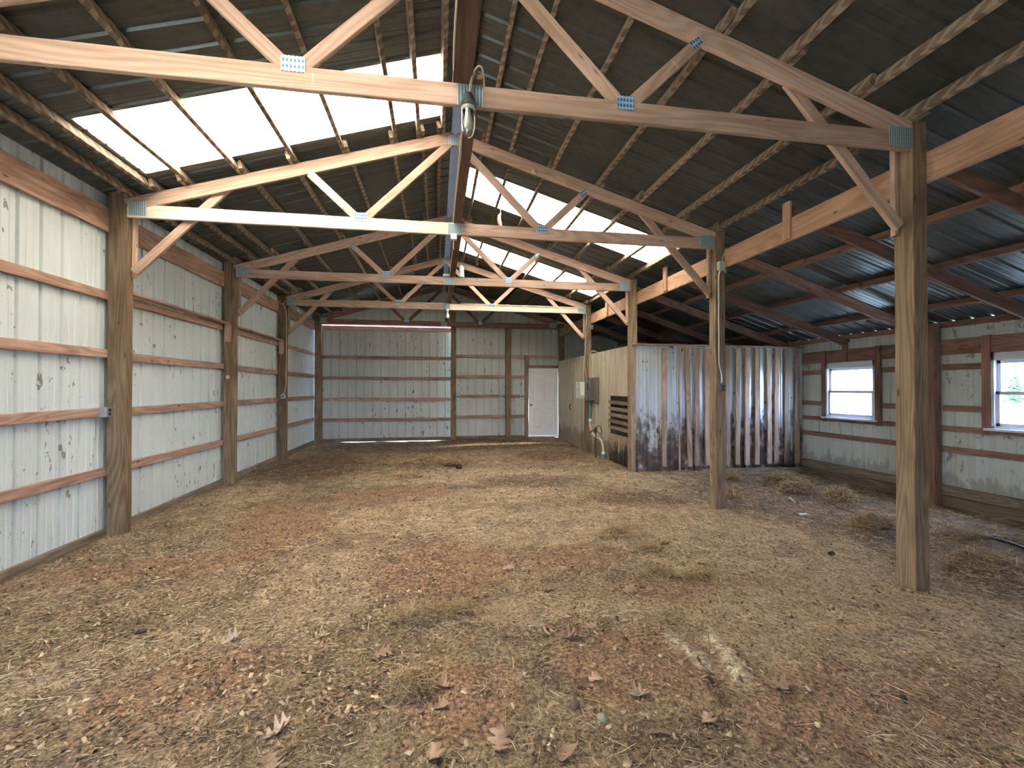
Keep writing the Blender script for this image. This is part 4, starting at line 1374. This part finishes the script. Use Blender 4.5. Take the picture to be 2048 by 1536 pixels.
# lamps
R = root('jelly_jar_lamp', (0.19, 2.83, 3.30), 'glass jar lamp hanging from the nearest truss with a looped cable', 'lamp')
lathe('socket', [(0, 0.075), (0.022, 0.075), (0.03, 0.068), (0.036, 0.05), (0.036, 0.02), (0.048, 0.015), (0.050, 0.0), (0.048, -0.012), (0.03, -0.014), (0, -0.014)], (0.19, 2.825, 3.30), plain('lamp_grey', (0.10, 0.115, 0.11), 0.55, 0.4, 0.3, 40), R, 28)
lathe('collar', [(0.042, -0.010), (0.044, -0.012), (0.044, -0.036), (0.040, -0.038)], (0.19, 2.825, 3.30), M['pale_box'], R, 28)
lathe('glass_jar', [(0.0395, -0.014), (0.041, -0.05), (0.041, -0.12), (0.038, -0.155), (0.030, -0.18), (0.016, -0.195), (0, -0.199)], (0.19, 2.825, 3.30), M['jar'], R, 28)
lathe('lamp_bulb', [(0.012, -0.02), (0.014, -0.05), (0.026, -0.08), (0.03, -0.11), (0.024, -0.14), (0.0, -0.155)], (0.19, 2.825, 3.30), M['paper'], R, 20)
tube('cord', [(0.195, 2.825, 3.37), (0.205, 2.81, 3.44), (0.225, 2.80, 3.50), (0.25, 2.80, 3.535), (0.275, 2.81, 3.53), (0.29, 2.85, 3.49), (0.30, 2.90, 3.44)], 0.006, M['cable'], R, 8, 6)
tube('cord', [(0.20, 2.825, 3.36), (0.215, 2.815, 3.46), (0.235, 2.83, 3.51), (0.24, 2.90, 3.535)], 0.005, M['cable'], R, 8, 6)
box('packing_block', (0.215, 2.876, 3.47), (0.29, 2.95, 3.50), M['chord_pale_lit'], R)
R = root('ceiling_lampholder', (0.19, 5.30, 3.29), 'small white lampholder under the second truss with a dangling string', 'lamp')
box('holder', (0.155, 5.28, 3.265), (0.225, 5.34, 3.33), M['pvc_white'], R, 0.005)
tube('pull_string', [(0.19, 5.30, 3.27), (0.185, 5.30, 3.22), (0.192, 5.30, 3.14)], 0.003, M['cable'], R)
R = root('spiral_bulb', (0.42, 7.95, 3.47), 'white compact bulb standing on the third truss', 'lamp')
lathe('base', [(0, 0), (0.046, 0), (0.048, 0.02), (0.045, 0.07), (0.036, 0.075), (0, 0.076)], (0.42, 7.945, 3.472), M['pvc_white'], R)
lathe('bulb', [(0.036, 0.07), (0.042, 0.09), (0.043, 0.15), (0.036, 0.185), (0.018, 0.204), (0, 0.208)], (0.42, 7.945, 3.472), M['paint_white'], R)
R = root('switch_plate_box', (0.16, 7.90, 3.47), 'small pale box where the third truss meets the centre board', 'electrical box')
box('box_body', (0.10, 7.89, 3.47), (0.21, 7.93, 3.51), M['pale_box'], R)
R = root('pendant_bulb', (0.235, 10.42, 3.40), 'bare white bulb hanging from the centre of the fourth truss', 'lamp')
box('junction_box', (0.18, 10.40, 3.35), (0.29, 10.466, 3.47), M['pale_box'], R, 0.004)
lathe('socket', [(0, 0), (0.03, 0), (0.032, -0.05), (0.024, -0.08), (0, -0.08)], (0.235, 10.42, 3.35), M['paint_white'], R)
lathe('bulb', [(0.014, -0.07), (0.02, -0.10), (0.042, -0.15), (0.045, -0.18), (0.034, -0.215), (0, -0.23)], (0.235, 10.42, 3.35), M['paint_white'], R)
bi_pts = [(0.185, 2.3, 3.468), (0.10, 2.80, 3.474)]
o = tube('light_cable', [(0.095, 0.5, 3.464), (0.095, 2.0, 3.462), (0.10, 2.80, 3.480), (0.175, 3.0, 3.483), (0.182, 4.0, 3.464), (0.184, 5.25, 3.478), (0.212, 5.45, 3.478), (0.212, 6.6, 3.462), (0.212, 7.85, 3.478), (0.225, 8.1, 3.48), (0.222, 9.3, 3.463), (0.222, 10.4, 3.48)], 0.007, M['cable'], None, 6, 5)
tag(o, 'cream cable running along the edge of the centre board from truss to truss', 'cable')

# scraps hanging or stuck in the roof
bm = bmesh.new()
pts = smooth_path([(0.97, 6.88, 4.40), (0.955, 6.89, 4.30), (0.965, 6.90, 4.22)], 5)
tube_bm(bm, pts, 0.006, 6)
pts = smooth_path([(0.965, 6.90, 4.23), (0.94, 6.90, 4.18), (0.945, 6.905, 4.10), (0.96, 6.90, 4.04), (0.955, 6.90, 4.0)], 4)
tube_bm(bm, pts, [0.01 + 0.022 * sin(pi * i / (len(pts) - 1)) for i in range(len(pts))], 7)
for v in bm.verts:
    v.co += Vector((random.uniform(-1, 1), random.uniform(-1, 1), random.uniform(-1, 1))) * 0.004
o = obj_bm('hanging_scrap', bm, M['rag'], None, True)
tag(o, 'pinkish dusty scrap dangling beneath the nearer right skylight', 'scrap')
for (x, z, t_) in ((1.15, 4.14, 'larger'), (1.52, 4.03, 'smaller')):
    bm = bmesh.new()
    bmesh.ops.create_icosphere(bm, subdivisions=2, radius=0.035 if t_ == 'larger' else 0.02)
    for v in bm.verts:
        v.co *= random.uniform(0.75, 1.2)
    o = obj_bm('mud_nest', bm, M['stone'])
    o.location = (x, 5.318, z)
    tag(o, '%s mud wasp nest on the right top board of the second truss' % t_, 'nest', 'mud nests')

# ------------------------------------------------------------------ straw litter
def straws(cx, cy, cz, yaw, tilt, ln, wd, col, bend):
    n_ = len(cx)
    d = np.stack([np.cos(yaw) * np.cos(tilt), np.sin(yaw) * np.cos(tilt), np.sin(tilt)], 1)
    s = np.stack([-np.sin(yaw), np.cos(yaw), np.zeros(n_)], 1)
    u = np.cross(d, s)
    C = np.stack([cx, cy, cz], 1)
    V = np.zeros((n_, 9, 3))
    for i, t in enumerate((-0.5, 0.0, 0.5)):
        P = C + d * (ln * t)[:, None] + s * (bend * (0.25 - t * t))[:, None] + u * (bend * 0.3 * (0.25 - t * t))[:, None]
        w = wd * (1.0 if i == 1 else 0.8)
        V[:, i * 3 + 0] = P + s * w[:, None] * 0.5
        V[:, i * 3 + 1] = P - s * w[:, None] * 0.5
        V[:, i * 3 + 2] = P + u * w[:, None] * 0.45
    base = np.arange(n_)[:, None, None] * 9
    q_ = []
    for i in (0, 1):
        for k in range(3):
            a, b_ = i * 3 + k, i * 3 + (k + 1) % 3
            q_.append((a, b_, b_ + 3, a + 3))
    F = (np.array(q_)[None] + base).reshape(-1, 4)
    return V.reshape(-1, 3), F, np.repeat(col, 9, axis=0)


PAL = np.array([(0.72, 0.58, 0.38), (0.60, 0.47, 0.31), (0.48, 0.36, 0.23), (0.36, 0.26, 0.17), (0.26, 0.175, 0.115), (0.82, 0.71, 0.50), (0.15, 0.10, 0.07)])


def pal(n_, p, rr):
    c = PAL[rr.choice(len(PAL), n_, p=p)]
    return c * rr.uniform(0.8, 1.15, (n_, 1))


def ok_area(x, y):
    a = (x > -3.36) & (x < 7.05) & (y < 13.3)
    a &= ~((x > 3.5) & (y > 7.93))
    for (x0, x1, y0, y1) in ((XR - .01, XR + WX + .01, YT[0] - .01, YT[0] + WY + .01), (XR - .01, XR + WX + .01, YT[1] - .01, YT[1] + WY + .01)):
        a &= ~((x > x0) & (x < x1) & (y > y0) & (y < y1))
    return a


def scatter(n_, x0, x1, y0, y1, lmin, lmax, wmin, wmax, seed):
    r = np.random.default_rng(seed)
    x = r.uniform(x0, x1, n_ * 3)
    y = y0 + (y1 - y0) * r.uniform(0, 1, n_ * 3) ** 1.25
    f = fields(x, y)
    p = 0.42 + 0.58 * f['straw'] - 0.30 * f['red'] - 0.16 * f['dark'] + 1.1 * (fbm(x * 3, y * 3, 61, 3) - 0.5) + 0.9 * (fbm(x * 9, y * 9, 63, 2) - 0.5) + 0.18 * (x > 3.6)
    keep = (r.uniform(0, 1, len(x)) < p) & ok_area(x, y)
    x, y = x[keep][:n_], y[keep][:n_]
    n2_ = len(x)
    yaw = r.uniform(0, 2 * pi, n2_)
    right = (x > 1.7) & (r.uniform(0, 1, n2_) < 0.5)
    yaw[right] = r.normal(pi / 2 + 0.25, 0.45, right.sum())
    tilt = r.normal(0.02, 0.10, n2_)
    ln = r.uniform(lmin, lmax, n2_) * r.uniform(0.5, 1.0, n2_) ** 1.2
    wd = r.uniform(wmin, wmax, n2_)
    z = gz(x, y) + wd * 0.3 + r.exponential(0.0035, n2_) + np.abs(np.sin(tilt)) * ln * 0.35
    f = fields(x, y)
    cs = pal(n2_, [.14, .20, .22, .18, .12, .05, .09], r)
    cd = pal(n2_, [.04, .10, .20, .26, .24, .02, .14], r)
    mixp = r.uniform(0, 1, n2_) < np.clip(0.35 + 0.6 * f['straw'] - 0.5 * f['red'] - 0.3 * f['dark'], 0.05, 0.95)
    col = np.where(mixp[:, None], cs, cd)
    return straws(x, y, z, yaw, tilt, ln, wd, col, r.normal(0, 0.10, n2_) * ln)


def add_stuff(name, parts, label, mat):
    Vs, Fs, Cs, off = [], [], [], 0
    for V_, F_, C_ in parts:
        Vs.append(V_); Fs.append(F_ + off); Cs.append(C_); off += len(V_)
    me = fast_mesh(name, np.concatenate(Vs), np.concatenate(Fs), mat, np.concatenate(Cs))
    o = bpy.data.objects.new(name, me)
    COL.objects.link(o)
    o['kind'] = 'stuff'
    o['label'] = label
    o['category'] = 'straw' if 'straw' in name else 'litter'
    return o


add_stuff('straw_litter', [
    scatter(30000, -2.4, 3.6, 1.35, 3.6, 0.015, 0.07, 0.0012, 0.0028, 1),
    scatter(26000, -3.3, 5.2, 2.6, 6.2, 0.02, 0.10, 0.002, 0.004, 2),
    scatter(14000, -3.3, 7.0, 4.6, 13.2, 0.04, 0.16, 0.004, 0.008, 3),
    scatter(3500, -2.6, 5.0, 1.4, 5.0, 0.07, 0.22, 0.0022, 0.004, 4),
    scatter(6000, 3.7, 7.0, 2.2, 7.9, 0.05, 0.18, 0.003, 0.006, 5),
], 'loose straw and hay stalks strewn over the whole barn floor', M['litter'])


def chips(n_, x0, x1, y0, y1, smin, smax, seed):
    r = np.random.default_rng(seed)
    x = r.uniform(x0, x1, n_); y = y0 + (y1 - y0) * r.uniform(0, 1, n_) ** 1.2
    k = ok_area(x, y)
    x, y = x[k], y[k]
    n_ = len(x)
    s = r.uniform(smin, smax, n_)
    yaw = r.uniform(0, 2 * pi, n_)
    tx, ty = r.normal(0, 0.42, n_), r.normal(0, 0.42, n_)
    z = gz(x, y) + 0.002 + s * 0.15
    V_ = np.zeros((n_, 8, 3))
    corners = [(-1, -.5), (.9, -.6), (1, .5), (-.8, .6)]
    for i, (a, b_) in enumerate(corners):
        aa = a * s * r.uniform(0.6, 1.1, n_); bb = b_ * s * r.uniform(0.6, 1.1, n_)
        px = aa * np.cos(yaw) - bb * np.sin(yaw); py = aa * np.sin(yaw) + bb * np.cos(yaw)
        pz = px * tx + py * ty
        V_[:, i] = np.stack([x + px, y + py, z + pz], 1)
        V_[:, i + 4] = V_[:, i] + np.array([0, 0, 1]) * (s * 0.16)[:, None]
    q_ = [(3, 2, 1, 0), (4, 5, 6, 7), (0, 1, 5, 4), (1, 2, 6, 5), (2, 3, 7, 6), (3, 0, 4, 7)]
    F_ = (np.array(q_)[None] + np.arange(n_)[:, None, None] * 8).reshape(-1, 4)
    CP = np.array([(0.30, 0.21, 0.13), (0.20, 0.13, 0.08), (0.42, 0.32, 0.21), (0.11, 0.075, 0.05), (0.34, 0.21, 0.14), (0.50, 0.41, 0.29)])
    c = CP[r.choice(6, n_, p=[.26, .22, .2, .12, .12, .08])] * r.uniform(0.75, 1.15, (n_, 1))
    return V_.reshape(-1, 3), F_, np.repeat(c, 8, axis=0)


add_stuff('leaf_and_bark_litter', [
    chips(16000, -2.6, 3.6, 1.35, 3.4, 0.002, 0.008, 21),
    chips(3500, -2.8, 3.6, 1.35, 4.4, 0.008, 0.02, 25),
    chips(5000, -3.3, 0.0, 2.2, 5.6, 0.006, 0.018, 22),
    chips(12000, -3.3, 6.0, 2.8, 7.5, 0.004, 0.014, 23),
    chips(5000, -3.3, 6.9, 6.0, 13.2, 0.008, 0.024, 24),
], 'crumbs of dead leaves, bark and soil over the barn floor', M['litter'])

# ------------------------------------------------------------------ hay clumps
def clump(x, y, rx, ry, h, n_, label, dark=0.4, seed=0, ln=(0.05, 0.14), w=(0.0015, 0.003)):
    r = np.random.default_rng(100 + seed)
    R = root('hay_clump', (x, y, gzf(x, y)), label, 'hay clump', 'matted hay clumps')
    # a lumpy body with stalks over it
    bm = bmesh.new()
    bmesh.ops.create_icosphere(bm, subdivisions=4, radius=1.0)
    for v in bm.verts:
        c = v.co
        k = 0.72 + 0.5 * float(fbm(c.x * 2.5 + seed, c.y * 2.5 + c.z, 71, 3))
        c.x *= rx * 0.8 * k; c.y *= ry * 0.8 * k
        c.z = (max(c.z, -0.25)) * h * 0.62 * (0.5 + 0.9 * float(fbm(c.x * 14 + seed, c.y * 14, 73, 2)))
    me = bpy.data.meshes.new('hay_core')
    bm.to_mesh(me); bm.free()
    me.materials.append(M['hay'])
    nv = len(me.vertices)
    cc = np.array([0.20, 0.14, 0.075]) * (1 - dark * 0.55) * r.uniform(0.7, 1.3, (nv, 1))
    set_col(me, cc)
    for p in me.polygons: p.use_smooth = True
    o = bpy.data.objects.new('hay_core', me); COL.objects.link(o)
    o.parent = R
    a = r.uniform(0, 2 * pi, n_); q_ = np.sqrt(r.uniform(0, 1, n_)) * 1.05
    px, py = rx * q_ * np.cos(a), ry * q_ * np.sin(a)
    pz = h * np.clip(1 - q_ ** 2, 0.0, 1) * r.uniform(0.35, 1.05, n_) + 0.004
    yaw = r.uniform(0, 2 * pi, n_)
    tilt = r.normal(0.0, 0.35, n_)
    L_ = r.uniform(*ln, n_)
    W_ = r.uniform(*w, n_)
    pz = pz + np.abs(np.sin(tilt)) * L_ * 0.3
    col = pal(n_, [.12, .18, .24, .2, .12, .06, .08], r) * (1 - dark * 0.4) * np.array([1.0, 0.93, 0.78])
    V_, F_, C_ = straws(px, py, pz, yaw, tilt, L_, W_, col, r.normal(0, 0.35, n_) * L_)
    me = fast_mesh('hay_stalks', V_, F_, M['litter'], C_)
    o = bpy.data.objects.new('hay_stalks', me); COL.objects.link(o)
    o['kind'] = 'stuff'
    o.parent = R


CL = [(-0.10, 3.10, 0.19, 0.085, 0.04, 420, 'dark olive hay clump, wide and flat, in the middle foreground', 0.5),
      (0.14, 3.14, 0.10, 0.06, 0.04, 200, 'small dark tuft at the right end of the wide foreground clump', 0.6),
      (-0.13, 2.37, 0.11, 0.09, 0.045, 330, 'round tousled hay clump low in the centre foreground', 0.35),
      (1.80, 4.42, 0.17, 0.10, 0.06, 350, 'pale raised hay tuft right of the middle of the floor', 0.15),
      (1.98, 4.05, 0.16, 0.09, 0.04, 260, 'brown hay tuft just in front of the pale raised tuft', 0.45),
      (1.78, 3.52, 0.15, 0.08, 0.03, 260, 'greyish green flattened hay patch', 0.45),
      (2.1, 3.45, 0.16, 0.09, 0.035, 260, 'hay ridge beside the greyish green patch', 0.35),
      (1.51, 2.79, 0.12, 0.08, 0.03, 220, 'little hay tuft above the pale lime ridges', 0.4),
      (5.36, 6.05, 0.30, 0.22, 0.10, 420, 'big dark hay heap in the lean-to, nearer of the tall pair', 0.55),
      (5.65, 6.75, 0.32, 0.22, 0.11, 420, 'big dark hay heap in the lean-to, farther of the tall pair', 0.6),
      (5.55, 5.55, 0.22, 0.18, 0.11, 350, 'round golden hay mound in the lean-to', 0.3),
      (4.62, 4.22, 0.26, 0.17, 0.10, 420, 'hay mound with a hollow left of the nearest right post', 0.5),
      (5.25, 3.85, 0.32, 0.22, 0.08, 380, 'hay mound right of the nearest post, farther back', 0.5),
      (4.55, 3.15, 0.32, 0.2, 0.09, 420, 'hay mound right of the nearest post, closest to the picture edge', 0.5),
      (5.75, 3.55, 0.25, 0.25, 0.09, 280, 'dark hay heap at the right picture edge', 0.75),
      (4.85, 6.88, 0.16, 0.12, 0.07, 240, 'hay tuft in front of the battened wall beside the second post', 0.5),
      (4.1, 5.9, 0.22, 0.14, 0.05, 260, 'low hay tuft just right of the second freestanding post', 0.5),
      (-0.16, 9.45, 0.40, 0.22, 0.08, 380, 'long heap of hay in the middle distance of the aisle', 0.35),
      (-0.95, 9.3, 0.26, 0.16, 0.05, 240, 'low hay heap left of the long aisle heap', 0.3),
      (0.30, 9.0, 0.16, 0.12, 0.06, 200, 'small hay heap beside the black clod', 0.5),
      (-0.5, 8.2, 0.35, 0.2, 0.04, 260, 'flat straw pile in front of the long aisle heap', 0.1)]
for i, (x, y, rx, ry, h, n_, lab, dk) in enumerate(CL):
    far_ = y > 5
    h *= 1.5; n_ = int(n_ * 1.5)
    clump(x, y, rx, ry, h, n_, lab, dk, i, (0.08, 0.2) if far_ else (0.05, 0.13), (0.004, 0.007) if far_ else (0.0018, 0.0032))

# ------------------------------------------------------------------ leaves
def leaf_mesh(seed):
    r = random.Random(seed)
    n_, mrow = 34, 6
    L = 0.125
    curl = r.uniform(-0.35, 0.9)
    bend = r.uniform(-0.6, 0.8)
    tw = r.uniform(-0.7, 0.7)
    bm = bmesh.new()
    rows = []
    asym = r.uniform(-0.2, 0.2)
    for i in range(n_ + 1):
        t = i / n_
        env = 0.045 * (sin(pi * min(1, t * 0.98 + 0.02)) ** 0.7) * (0.55 + 0.65 * t)
        lob = 0.5 + 0.5 * cos(2 * pi * (t * 3.6 + 0.15))
        wl = max(0.0022, env * (0.38 + 0.8 * lob ** 0.8))
        wr = max(0.0022, env * (0.38 + 0.80 * (0.5 + 0.5 * cos(2 * pi * (t * 3.6 + 0.25 + asym * 0.3))) ** 0.8))
        if t < 0.14: wl = wr = 0.0016
        row = []
        for j in range(mrow + 1):
            u = j / mrow * 2 - 1
            y = u * (wr if u > 0 else wl)
            x = (t - 0.5) * L
            if abs(y) > 0.012: x += (abs(y) - 0.012) * 0.55
            z = curl * y * y * 30 + bend * (t - 0.5) ** 2 * 0.14 + tw * y * (t - 0.5) * 1.2 + 0.003 * sin(t * 19 + u * 3)
            row.append(bm.verts.new((x, y, z)))
        rows.append(row)
    for a, b_ in zip(rows, rows[1:]):
        for j in range(mrow):
            bm.faces.new((a[j], a[j + 1], b_[j + 1], b_[j]))
    zmin = min(v.co.z for v in bm.verts)
    for v in bm.verts: v.co.z -= zmin
    me = bpy.data.meshes.new('oak_leaf')
    bm.to_mesh(me); bm.free()
    me.materials.append(M['leaf'])
    for p in me.polygons: p.use_smooth = True
    return me


LM = [leaf_mesh(s) for s in range(9)]
LV = [(0.99, 2.15, 1.2, 0.3, 'upturned reddish oak leaf on the bare red soil, lower centre right'),
      (1.72, 2.11, 1.35, -0.6, 'large curled oak leaf lying alone right of the lime ridges'),
      (1.43, 3.27, 1.15, 0.2, 'pointed brown oak leaf in the dark patch above the lime ridges'),
      (0.68, 2.77, 1.1, 2.9, 'pale flat leaf at the left end of the cluster in mid-floor'),
      (0.80, 2.72, 1.3, 0.1, 'big pale lobed leaf in the cluster in mid-floor'),
      (0.86, 2.95, 0.8, 1.0, 'small pale leaf just behind the big lobed one'),
      (0.98, 2.84, 0.8, -0.2, 'narrow leaf right of the big lobed one'),
      (-0.46, 2.90, 0.9, 0.5, 'arched dark leaf left of the wide foreground clump'),
      (-0.31, 2.74, 1.1, 0.2, 'torn leaf over a dark hollow left of centre'),
      (-0.70, 2.20, 1.1, 0.7, 'dark curled leaf low at the left'),
      (-0.66, 2.0, 1.35, -1.2, 'pale cupped leaf at the bottom edge, left of centre'),
      (0.27, 1.96, 1.2, 1.4, 'dark crumpled oak leaf near the bottom centre'),
      (0.02, 2.24, 0.7, 0.6, 'small curled leaf at the foot of the round clump'),
      (0.04, 2.40, 0.8, 2.2, 'grey leaf at the upper right of the round clump'),
      (0.82, 2.31, 0.75, 0.3, 'lone flat leaf in lower centre'),
      (1.75, 3.42, 0.8, 0.4, 'tan leaf beside the greyish green hay patch'),
      (0.0, 1.93, 1.1, 1.9, 'grey lobed leaf touching the bottom edge near centre'),
      (0.98, 1.90, 1.0, 2.4, 'broken brown leaf at the bottom right of centre'),
      (0.53, 1.86, 1.1, 0.9, 'pale leaf by the bottom edge beside the crumpled dark one'),
      (-0.70, 3.02, 0.7, 1.2, 'thin rusty leaf on its edge, left middle'),
      (-0.42, 3.1, 0.65, 0.2, 'oval pale leaf left of the arched dark leaf'),
      (-1.37, 4.09, 1.0, 0.2, 'bright pale leaf far left on the red soil'),
      (1.86, 3.17, 0.9, 2.6, 'bluish grey leaf by the hay ridge'),
      (0.60, 3.85, 1.1, 0.0, 'wide thin leaf in the trail of leaves across the red soil, left end'),
      (0.78, 3.92, 1.0, 0.6, 'leaf in the middle of the trail across the red soil'),
      (0.70, 3.6, 0.8, 1.6, 'small dark leaf just in front of the leaf trail'),
      (1.05, 3.75, 0.8, 1.1, 'brown leaf at the right end of the trail across the red soil'),
      (0.83, 3.38, 1.0, 0.3, 'shrivelled pale leaf between the leaf trail and the leaf cluster'),
      (1.12, 3.35, 0.9, -0.5, 'grey leaf beside the shrivelled pale one'),
      (1.43, 2.85, 1.0, 0.1, 'layered grey leaf above the left lime ridge'),
      (2.22, 4.19, 1.1, 0.2, 'violet grey leaf right of the pale raised hay tuft'),
      (2.0, 4.25, 0.9, 1.0, 'violet grey leaf touching the pale raised hay tuft'),
      (1.92, 2.62, 0.8, 0.7, 'small dark folded leaf right of the right lime ridge'),
      (3.0, 3.12, 1.0, 0.3, 'flat violet leaf left of the nearest right post'),
      (1.25, 1.95, 0.9, 1.4, 'upright brown leaf pair near the bottom, right of centre'),
      (-1.74, 3.14, 1.1, 0.5, 'brown leaf half buried in litter, far left foreground'),
      (-1.25, 3.05, 1.1, 0.6, 'long pale leaf in the left foreground litter')]
for i, (x, y, s, a, lab) in enumerate(LV):
    o = bpy.data.objects.new('oak_leaf', LM[(i * 5) % 9])
    COL.objects.link(o)
    o.location = (x, y, gzf(x, y) + 0.004)
    o.scale = (s * 0.9, s * 1.0, s * 0.95)
    o.rotation_euler = (random.uniform(-0.3, 0.3), random.uniform(-0.3, 0.3), a)
    tag(o, lab, 'leaf', 'fallen oak leaves')


def lump(name, x, y, r, mat, lab, cat, flat=0.7, dz=0.0, group=None):
    bm = bmesh.new()
    bmesh.ops.create_icosphere(bm, subdivisions=3, radius=r)
    for v in bm.verts:
        k = 0.7 + 0.6 * float(fbm(v.co.x / r * 1.6 + x * 7, v.co.y / r * 1.6 + v.co.z / r, 81, 3))
        v.co *= k
        v.co.z *= flat
    o = obj_bm(name, bm, mat, None, True)
    o.location = (x, y, gzf(x, y) + r * flat * 0.5 + dz)
    tag(o, lab, cat, group)
    return o


lump('stone', 1.26, 2.44, 0.012, M['stone'], 'small yellow stone on the red soil left of the lime ridges', 'stone')
lump('stone', 0.76, 2.03, 0.024, plain('mossy_stone', (0.30, 0.31, 0.20), 0.85, 0, 0.4, 40), 'round greenish stone near the bottom, right of centre', 'stone')
lump('stone', 1.72, 1.84, 0.014, M['stone'], 'small yellowish stone low at the right', 'stone')
lump('dark_clod', 0.66, 2.13, 0.028, plain('purple_clod', (0.13, 0.075, 0.06), 0.7, 0, 0.4, 40), 'dark purplish clod standing left of the greenish stone', 'clod')
lump('dark_clod', 0.42, 8.75, 0.06, M['dung'], 'black clod on the hay in the middle distance', 'clod')
lump('dark_clod', 3.62, 3.7, 0.03, M['dung'], 'small black clod left of the nearest right post', 'clod')
lump('dark_clod', 2.28, 1.92, 0.018, M['dung'], 'tiny black clod in the straw low at the right', 'clod')
lump('dark_clod', -1.85, 3.25, 0.03, M['dung'], 'dark clod in the left foreground litter', 'clod', 0.4)


def film(name, x, y, w, d, mat, lab, seed=0):
    r = random.Random(seed)
    bm = bmesh.new()
    bmesh.ops.create_grid(bm, x_segments=12, y_segments=10, size=0.5)
    for v in bm.verts:
        e = 1 + 0.35 * (float(fbm(v.co.x * 3 + seed, v.co.y * 3, 91, 2)) - 0.5)
        X, Y = v.co.x * w * e, v.co.y * d * e
        v.co = Vector((X, Y, gzf(x + X, y + Y) - gzf(x, y) + 0.012 + 0.05 * min(w, d) * 4 * float(fbm(v.co.x * 6 + seed, v.co.y * 6, 93, 3)) * 0.6))
    me = bpy.data.meshes.new(name)
    bm.to_mesh(me); bm.free()
    me.materials.append(mat)
    o = bpy.data.objects.new(name, me); COL.objects.link(o)
    o.location = (x, y, gzf(x, y))
    md = o.modifiers.new('thickness', 'SOLIDIFY'); md.thickness = 0.0015
    tag(o, lab, 'plastic scrap')
    return o


film('plastic_scrap', 5.35, 7.45, 0.16, 0.14, M['blue_plastic'], 'crumpled blue plastic on the hay before the battened wall', 1)
film('plastic_scrap', 4.45, 4.95, 0.12, 0.06, M['white_plastic'], 'white plastic scrap on the straw between the two near right posts', 2)
film('plastic_scrap', 5.80, 3.78, 0.22, 0.14, M['blue_plastic'], 'pale blue plastic scrap by the black hose at the right', 3)
o = tube('white_stick', [(4.82, 5.50, gzf(4.82, 5.5) + 0.02), (4.92, 5.72, gzf(4.92, 5.72) + 0.03)], 0.008, M['white_plastic'], None, 6, 0)
tag(o, 'short white stick lying on the lean-to hay', 'stick')
pts = [(5.45, 4.35), (5.55, 4.2), (5.66, 4.05), (5.72, 3.85), (5.74, 3.65), (5.7, 3.4), (5.6, 3.1)]
o = tube('black_hose', [(a, b_, gzf(a, b_) + 0.03) for a, b_ in pts], 0.017, M['black'], None, 10, 5)
tag(o, 'black hose trailing across the lean-to hay, upper of two', 'hose')
pts = [(5.25, 4.0), (5.4, 3.85), (5.5, 3.65), (5.48, 3.4), (5.4, 3.1)]
o = tube('black_hose', [(a, b_, gzf(a, b_) + 0.03) for a, b_ in pts], 0.015, M['black'], None, 10, 5)
tag(o, 'black hose at the right picture edge, lower of two', 'hose')

# stuck-on bits on posts
lathe('post_tag', [(0, 0), (0.03, 0.0), (0.034, 0.004), (0.03, 0.01), (0, 0.012)], (-3.305, 7.932, 1.72), M['stone'], None, 16, 'Y')
tag(COL.objects['post_tag'], 'round yellowish tag on the face of the second left post', 'tag')
COL.objects['post_tag'].location.y = 7.932

# ------------------------------------------------------------------ outside the windows
def tree(x, y, h, lab):
    R = root('conifer', (x, y, -0.3), lab, 'tree', 'trees outside the windows')
    tube('trunk', [(x, y, -0.4), (x, y, h * 0.5), (x, y, h * 0.95)], 0.09, M['bark'], R, 8, 0)
    bm = bmesh.new()
    r = random.Random(int(x * 10))
    for i in range(260):
        t = r.random() ** 0.8
        a = r.uniform(0, 2 * pi)
        rad = (1 - t) * h * 0.24
        p = Vector((x + rad * cos(a), y + rad * sin(a), h * (0.15 + 0.85 * t)))
        q_ = Vector((x, y, p.z + rad * 0.35))
        d = (p - q_); s = Vector((-sin(a), cos(a), 0)) * (0.12 + rad * 0.16)
        v = [bm.verts.new(c) for c in (q_, q_ + d * 0.6 + s, p, q_ + d * 0.6 - s, q_ + d * 0.6 + Vector((0, 0, -0.1)))]
        bm.faces.new((v[0], v[1], v[2])); bm.faces.new((v[0], v[2], v[3])); bm.faces.new((v[0], v[4], v[1])); bm.faces.new((v[0], v[3], v[4])); bm.faces.new((v[1], v[4], v[2])); bm.faces.new((v[2], v[4], v[3]))
    obj_bm('foliage', bm, M['hedge'], R)


tree(38, 24.5, 3.1, 'dim bluish green conifer seen faintly through the window at the right edge')
